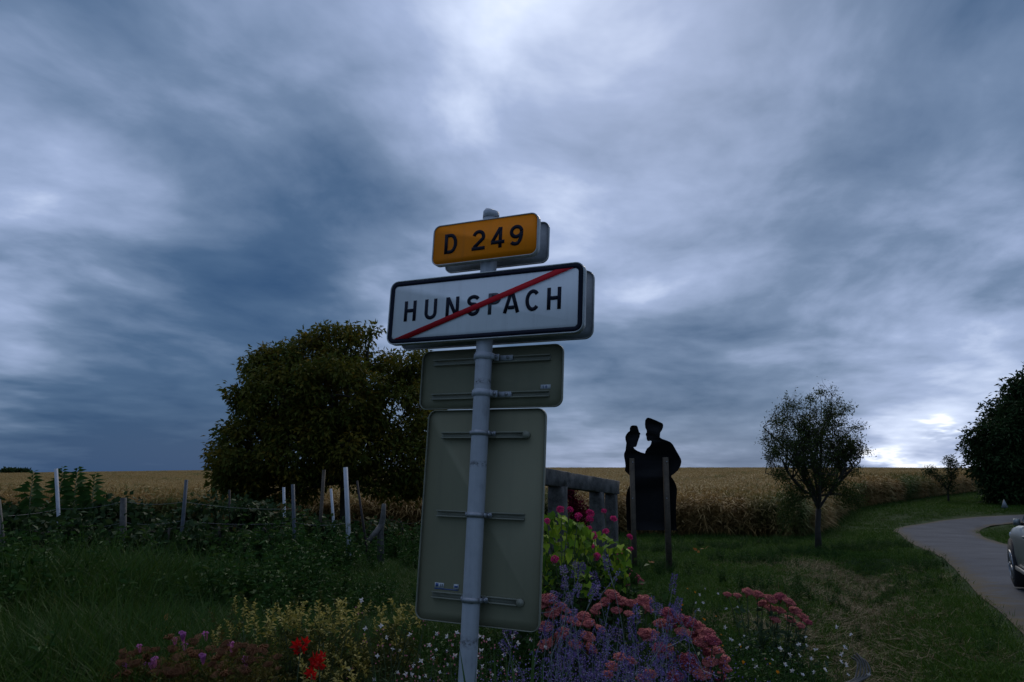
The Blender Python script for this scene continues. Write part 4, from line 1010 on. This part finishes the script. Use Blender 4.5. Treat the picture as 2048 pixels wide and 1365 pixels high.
gaura(760, 4.6, [(724, 1201), (731, 1258), (762, 1252), (773, 1275), (848, 1187), (855, 1237), (755, 1312), (800, 1302), (820, 1270), (785, 1298), (795, 1345), (812, 1348), (840, 1355), (748, 1360), (700, 1340)], 'white gaura left of the pole, two blooms crossing the tall plate')
gaura(865, 4.3, [(873, 1268), (895, 1273), (914, 1266), (872, 1300), (868, 1316), (895, 1302), (910, 1312), (842, 1322), (826, 1330), (852, 1352), (822, 1350), (895, 1330), (880, 1345), (905, 1290), (858, 1290)], 'white gaura close against the left side of the pole')
gaura(985, 4.3, [(957, 1273), (967, 1274), (978, 1280), (1002, 1290), (1026, 1272), (1035, 1287), (963, 1302), (953, 1312), (1008, 1310), (965, 1333), (1005, 1337), (1030, 1342), (1062, 1280), (1090, 1295), (985, 1350), (952, 1343)], 'white gaura right of the pole under the tall plate')
def blades(px0, d, specs, label):
    b = G(px0, d); root = empty('sword_leaf_plant', b, label, 'plant', 'sword leaved plants')
    for x0, x1, y1, w in specs:
        f = np.array(G(x0, d)-b); p = np.array(P(x1, y1, d)-b); n = 7; V = []; F = []; sd = np.array([1, .25, 0]); off = (p-f)*np.array([1, 1, 0])
        for k in range(n+1):
            t = k/n; c = f+(p-f)*np.array([t*t, t*t, t]); ww = w*(1-t**3)*(.75+.5*t if t < .5 else 1)
            V += [c-sd*ww/2, c+np.array([0, .012, 0])*(1-t), c+sd*ww/2]
        for k in range(n):
            a = 3*k
            for q in (0, 1): F += [(a+q, a+q+1, a+q+4), (a+q, a+q+4, a+q+3)]
        mb = MB(); mb.add(V, F); mb.obj('blade', M['iris'], root)
blades(945, 3.05, [(965, 918, 1288, .022), (930, 952, 1330, .02), (985, 972, 1345, .018)], 'sword shaped leaves crossing in front of the pole foot')
blades(1010, 3.5, [(1000, 985, 1258, .02), (1020, 1012, 1290, .018), (1055, 1070, 1255, .03), (1085, 1085, 1300, .022), (1045, 1020, 1280, .024)], 'clump of sword leaves under the lower right corner of the tall plate')
blades(775, 3.6, [(770, 748, 1325, .02), (800, 790, 1340, .02)], 'few sword leaves at the bottom edge left of the pole')

FL = []
for k in range(3):
    mb = MB(); n = 110
    for i in range(n):
        h = rng.random()*.9; a = random.random()*6.28; r = .012*(1-.6*h)+.004
        c = np.array([math.cos(a)*r, math.sin(a)*r, h*.13]); q = .0055; D = unit(np.array([math.cos(a), math.sin(a), .5]))
        add_leaves(mb, [c], [D], .012, .008)
    FL.append(mb.mesh('flower_spike', M['violet']))
def perovskia(px0, d, spikes, label, haze=1500, w=.3):
    b = G(px0, d); root = empty('russian_sage', b, label, 'flowering plant', 'violet sage clumps'); st = MB(); fo = MB()
    for x, y, L in spikes:
        dd = d+random.uniform(-.3, .3); p = np.array(P(x, y, dd)-b); f = np.array([p[0]*.35+random.gauss(0, .05), p[1]*.3, 0]); path = limb_path(f, p, 8, 0, .09)
        st.tube(path, np.linspace(.0028, .001, 9), 4, cap=False)
        ax = unit(path[-1]-path[-3]); k = L/.13
        part_at('flower_spike', random.choice(FL), root, p-ax*L, ax, (1, 1, k))
        for j in range(5):     # whorls further down
            t = random.uniform(.45, .93); c = path[int(t*8)]+rng.normal(0, .01, 3); add_leaves(fo, c+rng.normal(0, .007, (7, 3)), rng.normal(0, 1, (7, 3)), .013, .009)
        for j in range(3):     # short side branch
            c = path[random.randint(4, 7)]; e = c+unit(rng.normal(0, .5, 3)+np.array([0, 0, .9]))*random.uniform(.06, .16); st.tube([c, (c+e)/2, e], [.0018, .0015, .001], 3, cap=False)
            tt = np.linspace(.3, 1, 12)[:, None]; add_leaves(fo, c+(e-c)*tt+rng.normal(0, .005, (12, 3)), rng.normal(0, 1, (12, 3)), .011, .008)
    n = int(haze*1.7); Pn = np.stack([rng.normal(0, w, n), rng.normal(0, .25, n), rng.uniform(.15, .66, n)], 1); add_leaves(fo, Pn, rng.normal(0, 1, (n, 3)), rng.uniform(.009, .016, n), .009)
    st.obj('stems', M['pale_stem'], root); fo.obj('florets', M['violet'], root)
    gl = MB(); clump_foliage(gl, 500, .35, .3, .5, .035, .012); gl.obj('foliage', M['silver_leaf'], root)
perovskia(1105, 4.1, [(1185, 1140, .10), (1152, 1120, .1), (1160, 1165, .08), (1132, 1150, .08), (1195, 1165, .09), (1210, 1108, .09), (1125, 1130, .05), (1168, 1125, .08), (1108, 1180, .06), (1120, 1185, .06), (1098, 1240, .08), (1010, 1240, .08), (1032, 1235, .09), (1080, 1250, .08), (1000, 1280, .08), (1140, 1185, .06), (1150, 1215, .07)], 'violet sage whose tall pale stem rises in front of the lime leaves', 1300, .26)
perovskia(1190, 4.3, [(1225, 1250, .09), (1240, 1255, .08), (1205, 1255, .08), (1170, 1260, .08), (1150, 1280, .09), (1215, 1290, .09), (1185, 1290, .09), (1135, 1300, .09), (1260, 1230, .13), (1273, 1208, .12), (1255, 1290, .1), (1165, 1310, .09), (1200, 1320, .09), (1120, 1310, .09)], 'hazy violet sage low in front of the pink stonecrop', 1900, .3)
perovskia(1300, 4.6, [(1303, 1190, .11), (1320, 1205, .08), (1350, 1215, .07), (1360, 1195, .08), (1345, 1215, .08), (1370, 1260, .08), (1340, 1230, .09), (1310, 1265, .08), (1350, 1145, .13), (1330, 1270, .09), (1290, 1290, .09), (1310, 1320, .1), (1345, 1300, .1), (1280, 1330, .1), (1365, 1340, .08), (1250, 1320, .1)], 'violet sage spikes standing among the right stonecrop heads', 1500, .28)

def sedum_head(mat):
    mb = MB(); R = .06; nb = 9
    subs = [(0, 0, .02, .028)]+[(R*.62*math.cos(a), R*.62*math.sin(a), .004+random.uniform(-.006, .006), .022) for a in np.arange(nb-1)*6.283/(nb-1)]
    for x, y, z, r in subs:
        dv = [(x, y, z+r*.55)]+[(x+r*.86*math.cos(a), y+r*.86*math.sin(a), z+r*.22) for a in np.arange(7)*.8976]+[(x+r*.95*math.cos(a), y+r*.95*math.sin(a), z-r*.2) for a in np.arange(7)*.8976]
        mb.add(dv, [(0, 1+k, 1+(k+1) % 7) for k in range(7)]+[(1+k, 8+k, 8+(k+1) % 7) for k in range(7)]+[(1+k, 8+(k+1) % 7, 1+(k+1) % 7) for k in range(7)], .1)
        n = 30; u = unit(rng.normal(size=(n, 3))); u[:, 2] = np.abs(u[:, 2]); c = np.array([x, y, z])+u*np.array([r, r, r*.7])
        for q in c:
            s = random.uniform(.005, .008); e = unit(rng.normal(size=3)); g = unit(np.cross(e, rng.normal(size=3))); h = np.cross(e, g)
            mb.add([q+e*s, q-.5*e*s+.87*g*s, q-.5*e*s-.87*g*s, q+h*s], [(0, 1, 3), (1, 2, 3), (2, 0, 3), (0, 2, 1)])
    for x, y, z, r in subs[1:]: mb.tube([(0, 0, -.06), (x*.8, y*.8, z)], .002, 3, cap=False)
    return mb.mesh('flower_head', mat)
SH = [sedum_head(M['sedum']) for _ in range(3)]; SHD = [sedum_head(M['sedum_dark']) for _ in range(2)]
def sedum(px0, d, heads, label, kinds=SH, n=420):
    b = G(px0, d); root = empty('stonecrop', b, label, 'flowering plant', 'pink stonecrop clumps'); st = MB(); fo = MB()
    for x, y, w in heads:
        dd = d+(1365-y)/1365*.9-.1+random.uniform(-.12, .12); p = np.array(P(x, y, dd)-b); f = np.array([p[0]*.55, p[1]*.55, 0]); path = limb_path(f, p, 5, 0, .04)
        st.tube(path, np.linspace(.007, .004, 6), 5, cap=False); s = w/FPX*dd/.15
        part_at('flower_head', random.choice(kinds), root, p, (random.gauss(0, .2)+np.sign(p[0]-f[0])*.15, -.35, 1), (s, s, s*random.uniform(.75, 1.05)))
        k = 12; t = rng.uniform(.15, .92, k); Pn = np.array([path[int(q*5)] for q in t])+rng.normal(0, .01, (k, 3)); add_leaves(fo, Pn, np.stack([rng.normal(0, 1, k), rng.normal(0, 1, k), rng.uniform(.1, .8, k)], 1), rng.uniform(.05, .09, k), rng.uniform(.025, .04, k))
    clump_foliage(fo, n, .4, .35, .36, .07, .032)
    st.obj('stems', M['stem'], root); fo.obj('foliage', M['sedum_leaf'], root)
sedum(1125, 5.6, [(1098, 1200, 44), (1120, 1215, 34), (1082, 1210, 40), (1105, 1228, 40), (1133, 1222, 26), (1090, 1255, 44), (1165, 1235, 40), (1178, 1248, 32), (1200, 1258, 28), (1175, 1275, 40), (1150, 1245, 36), (1125, 1268, 40), (1110, 1285, 44), (1150, 1290, 36), (1180, 1298, 40), (1092, 1290, 40), (1130, 1240, 30)], 'pink stonecrop emerging from behind the lower right corner of the tall plate')
sedum(1240, 6.0, [(1225, 1192, 42), (1245, 1205, 36), (1210, 1205, 34), (1195, 1215, 30), (1288, 1203, 44), (1262, 1208, 30), (1233, 1222, 30), (1190, 1225, 26), (1295, 1218, 30), (1258, 1228, 26)], 'row of pink stonecrop heads behind the violet sage', SH)
sedum(1250, 8.2, [(1238, 1152, 36), (1262, 1150, 44), (1275, 1162, 34), (1215, 1152, 26), (1252, 1168, 26), (1228, 1162, 26)], 'small pink stonecrop by the foot of the silhouette posts', SHD, 250)
sedum(1385, 5.4, [(1335, 1228, 40), (1355, 1238, 40), (1375, 1245, 46), (1395, 1256, 44), (1412, 1268, 44), (1335, 1250, 44), (1320, 1248, 34), (1425, 1282, 42), (1405, 1285, 46), (1432, 1305, 40), (1445, 1320, 38), (1450, 1338, 34), (1300, 1272, 48), (1290, 1268, 36), (1330, 1305, 50), (1320, 1298, 40), (1375, 1320, 50), (1360, 1330, 44), (1385, 1338, 44), (1420, 1325, 40), (1405, 1350, 46), (1435, 1355, 40), (1365, 1265, 38), (1390, 1275, 36), (1415, 1305, 34), (1350, 1355, 44)], 'large arching mass of deep pink stonecrop at the bottom right of the bed', SH+SHD, 520)
sedum(1240, 4.9, [(1240, 1315, 34), (1262, 1322, 30), (1225, 1335, 36), (1300, 1350, 34), (1285, 1360, 36), (1215, 1350, 30)], 'few orange pink stonecrop heads inside the violet sage', SH, 200)
sedum(1540, 7.4, [(1455, 1190, 22), (1475, 1192, 22), (1495, 1185, 30), (1515, 1190, 30), (1540, 1200, 34), (1560, 1195, 32), (1578, 1205, 34), (1590, 1222, 32), (1605, 1235, 28), (1560, 1222, 30), (1540, 1218, 30), (1615, 1245, 24), (1580, 1240, 30), (1550, 1240, 28), (1600, 1252, 24), (1525, 1208, 26)], 'separate pink stonecrop near the mown ditch on the right', SH+SHD[:1], 300)

# lime leaved sweet potato and pink geraniums
lm = MB()
LV = np.array([(0, 0, 0), (.36, -.10, .05), (.40, .25, .06), (.22, .55, .03), (0, 1.0, -.12), (-.22, .55, .03), (-.40, .25, .06), (-.36, -.10, .05), (0, .35, -.02)])
lm.add(LV, [(0, 1, 8), (1, 2, 8), (2, 3, 8), (3, 4, 8), (4, 5, 8), (5, 6, 8), (6, 7, 8), (7, 0, 8)], .5); LIME = lm.mesh('lime_leaf', M['lime'])
def lime(px0, d, n, x0, x1, y0, y1, label, peak):
    b = G(px0, d); root = empty('lime_foliage_plant', b, label, 'plant', 'lime leaved plants'); st = MB()
    for i in range(n):
        x = random.uniform(x0, x1); yt = y0+abs(x-peak)/(x1-x0)*50; y = yt+(y1-yt)*random.random()**1.2; dd = d-.25*math.sqrt(random.random())+.1*random.random()-(y-y0)/(y1-y0)*.15
        p = P(x, y, dd)-b; o = bpy.data.objects.new('leaf', LIME); link(o, root); o.location = p
        o.rotation_euler = (R_(random.uniform(-75, -15)), R_(random.gauss(0, 25)), R_(random.uniform(130, 230))); s = random.uniform(.045, .095); o.scale = (s, s, s)
        if i % 3 == 0: st.tube(limb_path((random.gauss(0, .1), 0, 0), p, 4, 0, .05), [.006, .005, .004, .003, .002], 3, cap=False)
    st.obj('stems', M['stem'], root)
    fo = MB(); Pn = np.stack([rng.normal(0, .22, 500), rng.normal(.12, .1, 500), rng.uniform(.1, .95, 500)], 1); D = rng.normal(0, .7, (500, 3)); add_leaves(fo, Pn, D, .09, .07); fo.obj('inner_foliage', M['bed_leaf'], root)
lime(1120, 6.6, 270, 1060, 1185, 1022, 1185, 'mound of lime green leaves right beside the tall plate', 1100)
lime(1200, 7.1, 150, 1165, 1255, 1060, 1180, 'smaller lime green mound with geraniums, before the end of the timber beam', 1190)
def umbel():
    mb = MB(); n = 24
    for i in range(n):
        u = unit(rng.normal(size=3)); u[2] = abs(u[2])*.8; c = u*random.uniform(.014, .032); k = 5; a = np.arange(k)*1.257+random.random()
        e = unit(np.cross(u, [.3, .2, 1.])); g = np.cross(u, e); D = np.cos(a)[:, None]*e+np.sin(a)[:, None]*g+u*.3; add_leaves(mb, np.repeat(c[None], k, 0), D, .016, .012)
    mb.tube([(0, 0, -.05), (0, 0, .005)], .0022, 4, r=.0); return mb.mesh('flower_cluster', M['petal_pink'])
UM = [umbel() for _ in range(3)]
def geranium(px0, d, cl, label):
    b = G(px0, d); root = empty('geranium', b, label, 'flowering plant', 'pink geraniums'); st = MB()
    for x, y in cl:
        p = P(x, y, d+random.uniform(-.12, .05))-b; st.tube(limb_path((random.gauss(0, .08), .1, .35), p, 4, 0, .06), [.004, .0035, .003, .003, .0025], 4, cap=False); part_at('flower_cluster', random.choice(UM), root, p, (random.gauss(0, .4), -.7, .8), random.uniform(.75, 1.15))
    st.obj('stems', M['stem'], root); fo = MB(); clump_foliage(fo, 420, .28, .22, .9, .06, .055, .3); fo.obj('foliage', M['bed_leaf'], root)
geranium(1125, 6.15, [(1122, 1019), (1140, 1020), (1110, 1120), (1094, 1043), (1156, 1034)], 'pink geranium heads at the top and front of the lime mound')
geranium(1180, 6.7, [(1178, 1040), (1177, 1059), (1181, 1092), (1193, 1114), (1187, 1072), (1181, 1027), (1166, 1205)], 'pink geranium heads in the middle of the lime leaves')
geranium(1235, 7.3, [(1208, 1023), (1227, 1038), (1212, 1063), (1259, 1074), (1260, 1100), (1247, 1101), (1240, 1112), (1238, 1120)], 'pink geranium heads nearest the silhouette post')
def plume():
    b = G(1152, 10.2); root = empty('amaranth', b, 'dark red plume plant behind the timber frame', 'plant'); mb = MB()
    for x, y, rx, ry in ((1140, 988, 9, 10), (1150, 1010, 15, 14), (1160, 1028, 18, 14), (1150, 1045, 20, 16)):
        c = np.array(P(x, y, 10.2)-b); s = 10.2/FPX; n = 420; Pn = c+rng.normal(0, .55, (n, 3))*np.array([rx*s, .06, ry*s]); add_leaves(mb, Pn, rng.normal(0, 1, (n, 3))+[0, 0, .5], .04, .02)
    mb.obj('plume', M['maroon'], root); st = MB(); st.tube([(0, 0, 0), (.02, 0, .8), np.array(P(1145, 1000, 10.2)-b)], [.012, .01, .006], 6); st.obj('stem', M['stem'], root)
plume()
RED = [petal_flower('petals', 6, .05, .026, M['petal_red'], .7) for _ in range(3)]
def red_flower(px0, d, spots, label):
    b = G(px0, d); root = empty('red_flower', b, label, 'flower', 'red flowers'); st = MB(); ps = []
    for x, y, s in spots:
        p = P(x, y, d+random.uniform(-.04, .04))-b; ps.append(np.array(p)); part_at('bloom', random.choice(RED), root, p, (random.gauss(0, .4), -1, .5), s)
    c = np.mean(ps, axis=0); st.tube(limb_path((0, 0, 0), c, 5, 0, .05), np.linspace(.006, .003, 6), 4)
    for p in ps: st.tube([c, p], [.003, .002], 3, cap=False)
    st.obj('stem', M['stem'], root)
red_flower(602, 4.45, [(596, 1292, 1.), (610, 1286, .9), (604, 1300, .9), (595, 1304, .6)], 'upper red bloom among the yellow shrubs')
red_flower(634, 4.4, [(630, 1318, 1.), (640, 1328, 1.), (628, 1332, .9), (645, 1312, .7), (646, 1335, .5)], 'middle and largest red bloom among the yellow shrubs')
red_flower(622, 4.2, [(620, 1348, .8), (626, 1354, .7)], 'lowest red bloom near the bottom picture edge')

# low bedding with white and orange flowers on the right
WB = [petal_flower('flower', 5, .022, .014, M['petal_white'], .35) for _ in range(3)]; OR = [petal_flower('flower', 7, .016, .009, M['petal_orange'], .4) for _ in range(2)]
def bedding(px0, d, spots, orange, label, h=.3, rx=.45, n=1700):
    b = G(px0, d); root = empty('bedding_plant', b, label, 'flowering plant', 'low bedding plants'); fo = MB(); st = MB()
    clump_foliage(fo, n, rx, .42, h, .045, .012); fo.obj('foliage', M['bed_leaf'], root)
    for lst, ms in ((spots, WB), (orange, OR)):
        for x, y in lst:
            dd = d+(1300-y)/200*.5+random.uniform(-.1, .1); p = P(x, y, dd)-b; p.z = max(p.z, .1); st.tube(limb_path((p[0]*.8, p[1]*.8, 0), p, 3, 0, .03), [.002, .0018, .0015, .0012], 3, cap=False)
            part_at('flower', random.choice(ms), root, p, (random.gauss(0, .5), -.7, random.uniform(.2, 1)), random.uniform(.5, 1.1))
    st.obj('stems', M['stem'], root)
bedding(1420, 7.2, [(1410, 1178), (1400, 1190), (1436, 1188), (1392, 1206), (1406, 1206), (1398, 1220), (1452, 1218), (1475, 1215)], [(1375, 1178), (1390, 1185), (1362, 1220), (1365, 1210)], 'green bedding with scattered white blooms behind the arching stonecrop', .32)
bedding(1480, 6.2, [(1462, 1280), (1480, 1290), (1488, 1272), (1495, 1296), (1505, 1320), (1512, 1335), (1450, 1255)], [(1432, 1233), (1445, 1292), (1482, 1294), (1486, 1325), (1410, 1240), (1407, 1238), (1442, 1270)], 'green bedding with white and orange blooms right of the arching stonecrop', .28)
bedding(1575, 6.0, [(1598, 1290), (1614, 1292), (1632, 1300), (1600, 1312), (1622, 1318), (1580, 1310), (1560, 1298), (1570, 1330), (1585, 1342), (1545, 1320), (1628, 1345), (1605, 1350)], [(1530, 1318), (1540, 1328), (1555, 1345)], 'green bedding with white blooms below the separate stonecrop', .26)
bedding(1665, 5.9, [(1673, 1255), (1684, 1309), (1690, 1296), (1682, 1325), (1692, 1330), (1655, 1315), (1696, 1350), (1738, 1350), (1702, 1270), (1650, 1340), (1612, 1275)], [], 'last low plant with white blooms beside the grey bent branches', .24, .35, 1100)
def driftwood():
    b = G(1715, 5.9); root = empty('bent_branches', b, 'bundle of grey bent branches arching over the grass at the bottom edge', 'branch')
    for k in range(6):
        o = random.gauss(0, 5); p = [P(1712+o, 1306+abs(o), 5.9), P(1724+o, 1325, 5.85), P(1726+o*1.5, 1348, 5.8), P(1712+o, 1362, 5.75), P(1675+o*2, 1370+k, 5.7), P(1640, 1374+k, 5.65)]
        mb = MB(); mb.tube(catmull([tuple(np.array(q-b)) for q in p], 4), .007, 5); mb.obj('branch', M['old_wood'], root)
driftwood()
def dead_leaves():
    me = petal_flower('dead_leaf', 2, .10, .05, M['dead_leaf'], .3)
    for i, (x, y, d) in enumerate(((103, 1312, 6.2), (325, 1245, 7.), (325, 1262, 6.8), (1395, 1102, 12.5), (1410, 1098, 12.6), (1300, 1125, 12.))):
        p = P(x, y, d); g = T(p.x, p.y)
        o = bpy.data.objects.new('dead_leaf', me); link(o); o.location = (p.x, p.y, max(p.z, g+.03)); o.rotation_euler = (random.gauss(0, .5), random.gauss(0, .5), random.random()*6)
        tag(o, ['orange dead leaf in the grass near the bottom left corner', 'upper brown dead leaf in the grass left of the rusty bushes', 'lower brown dead leaf just left of the rusty bushes', 'brown leaf on the lawn right of the silhouette posts', 'second brown leaf on the lawn right of the silhouette posts', 'pale leaf lying between the silhouette posts'][i], 'leaf', 'fallen leaves')
dead_leaves()
def marker():
    b = GP(2010, 1020); root = empty('road_marker', b, 'small pale triangular marker sign beyond the road near the dark tree', 'sign')
    s = b.y/FPX; h = 20*s; mb = MB(); slab(mb, [(-.22, .12), (.22, .12), (0, h)], -.01, .01); mb.obj('plate', M['panel_grey'], root); mb = MB(); mb.box((0, .03, .25), (.05, .04, .6)); mb.obj('post', M['steel_post'], root)
marker()
# ------------------------------------------------------------------ parked car cut by the right picture edge
M['paint'] = plain('grey_green_car_paint', (.20, .225, .225), .3, .05, 4, .45, spec=.5)
M['glass'] = plain('car_glass', (.02, .025, .03), .06, .05, 4, spec=.8)
M['tyre'] = plain('tyre_rubber', (.02, .02, .022), .85, .2)
M['rimalloy'] = plain('alloy_rim', (.30, .31, .33), .35, .1, metal=.6)
M['lamp'] = plain('lamp_lens', (.70, .72, .76), .12, .05, spec=.8)
M['tail'] = plain('tail_lens', (.30, .01, .01), .2, .05)
def loft(mb, rings):
    n = len(rings[0]); V = [p for r in rings for p in r]; F = []
    for i in range(len(rings)-1):
        for k in range(n): a = i*n+k; b = i*n+(k+1) % n; F.append((a, b, b+n, a+n))
    F += [tuple(range(n))[::-1], tuple(range((len(rings)-1)*n, len(rings)*n))]; mb.poly(V, F)
def car():
    h = Vector((.42, .9, 0)).normalized(); lf = Vector((-h.y, h.x, 0)); wp = GP(2047, 1183)
    o = wp-h*1.28-lf*.76; o.z = T(o.x, o.y)+.04
    root = empty('car', o, 'grey green car on the road cut off by the right picture edge', 'car'); root.rotation_euler = (0, 0, math.atan2(h.y, h.x)); root.scale = (1, 1, 1.06)
    st = [(-2.05, .66, .36, .82), (-1.98, .78, .28, .93), (-1.6, .85, .21, .97), (-1.0, .87, .2, .96), (0, .87, .2, .945), (.8, .87, .2, .93), (1.2, .865, .2, .90), (1.6, .84, .2, .84), (1.85, .78, .23, .77), (2.0, .66, .28, .69), (2.07, .45, .36, .58)]
    def ring(x, w, zb, zt):
        half = [(w*.80, zb), (w*.97, zb+.07), (w, zb+(zt-zb)*.4), (w*.985, zb+(zt-zb)*.72), (w*.95, zt-.05), (w*.84, zt-.005), (w*.4, zt+.02)]
        return [(x, y, z) for y, z in half]+[(x, -y, z) for y, z in half[::-1]]
    mb = MB(); loft(mb, [ring(*s) for s in st]); mb.obj('body', M['paint'], root, smooth=True)
    cs = [(1.02, .72, .70, .93), (.72, .755, .67, 1.16), (.36, .765, .60, 1.43), (-.1, .77, .58, 1.50), (-.9, .77, .58, 1.49), (-1.45, .76, .58, 1.42), (-1.8, .75, .62, 1.14), (-1.98, .73, .70, .96)]
    def cring(x, wb, wt, zt): 
        half = [(wb, .90), (wb-(wb-wt)*.85, zt-.08 if zt > 1 else zt-.02), (wt*.9, zt-.015), (wt*.4, zt+.01)]
        return [(x, y, z) for y, z in half]+[(x, -y, z) for y, z in half[::-1]]
    mb = MB(); loft(mb, [cring(*c) for c in cs]); cab = mb.obj('cabin', M['paint'], root, smooth=True)
    def pane(name, pts, off, mat=M['glass']):
        mb = MB(); p = np.array(pts, float)+np.array(off); mb.poly(np.vstack([p, p-np.array(off)*.6]), [tuple(range(len(p))), tuple(range(len(p), 2*len(p)))[::-1]]+[(i, (i+1) % len(p), len(p)+(i+1) % len(p), len(p)+i) for i in range(len(p))]); return mb.obj(name, mat, root)
    for s in (1, -1):
        pane('side_window', [(.60, s*.755, .98), (-.18, s*.768, .97), (-.18, s*.632, 1.38), (.34, s*.66, 1.32)], (0, s*.022, .006))
        pane('side_window', [(-.26, s*.768, .97), (-1.30, s*.762, .99), (-1.18, s*.64, 1.34), (-.26, s*.632, 1.38)], (0, s*.022, .006))
        mb = MB(); mb.box((.56, s*.85, .975), (.08, .10, .09), taper=.8); mb.obj('mirror', M['paint'], root); mb = MB(); mb.box((.58, s*.80, .945), (.05, .10, .04)); mb.obj('mirror_arm', M['tyre'], root)
        mb = MB(); mb.tube([(1.60, s*.795, .745), (1.78, s*.745, .715), (1.93, s*.64, .665)], [.03, .062, .045], 10); mb.obj('headlight', M['lamp'], root, smooth=True)
        mb = MB(); mb.box((-1.96, s*.68, .80), (.12, .18, .26)); mb.obj('tail_light', M['tail'], root)
        mb = MB(); mb.box((-.05, s*.875, .30), (1.9, .03, .05)); mb.obj('sill_strip', M['rimalloy'], root)
        for x in (-.02, -.95): mb = MB(); mb.box((x, s*.868, .80), (.17, .03, .03)); mb.obj('door_handle', M['paint'], root)
        for x in (1.28, -1.27):
            mb = MB(); mb.tube([(x, s*.55, .335), (x, s*.872, .335)], .355, 24); mb.obj('wheel_arch', M['tyre'], root)
            a = np.arange(28)*6.283/28; prof = [(.20, .735), (.285, .72), (.305, .74), (.31, .80), (.305, .87), (.285, .889), (.20, .885)]
            mb = MB(); loft(mb, [[(x+r*math.cos(t), s*y, .31+r*math.sin(t)) for t in a] for r, y in prof]); wh = mb.obj('wheel', M['tyre'], root, smooth=True)
            mb = MB()
            mb.tube([(x, s*.872, .31), (x, s*.893, .31)], .05, 12)
            for q in range(5):
                t = q*1.2566; c, sn = math.cos(t), math.sin(t); mb.box((x+c*.11, s*.887, .31+sn*.11), (.20, .016, .05), [(c, 0, -sn), (0, 1, 0), (sn, 0, c)])
            mb.tube([(x, s*.884, .31), (x, s*.8905, .31)], .02, 8)
            rr = [(x+.20*math.cos(t), s*.888, .31+.20*math.sin(t)) for t in a]+[rr_ for rr_ in []]
            mb.tube(rr+[rr[0]], .014, 5); mb.obj('rim', M['rimalloy'], wh)
    pane('windscreen', [(.99, .62, .965), (.99, -.62, .965), (.42, -.53, 1.405), (.42, .53, 1.405)], (.02, 0, .03))
    pane('rear_window', [(-1.83, .60, 1.10), (-1.83, -.60, 1.10), (-1.50, -.52, 1.39), (-1.50, .52, 1.39)], (-.02, 0, .03))
    mb = MB(); mb.box((2.05, 0, .36), (.06, .7, .16)); mb.obj('grille', M['tyre'], root); mb = MB(); mb.box((-2.07, 0, .62), (.02, .5, .11)); mb.obj('number_plate', M['sticker'], root)
car()
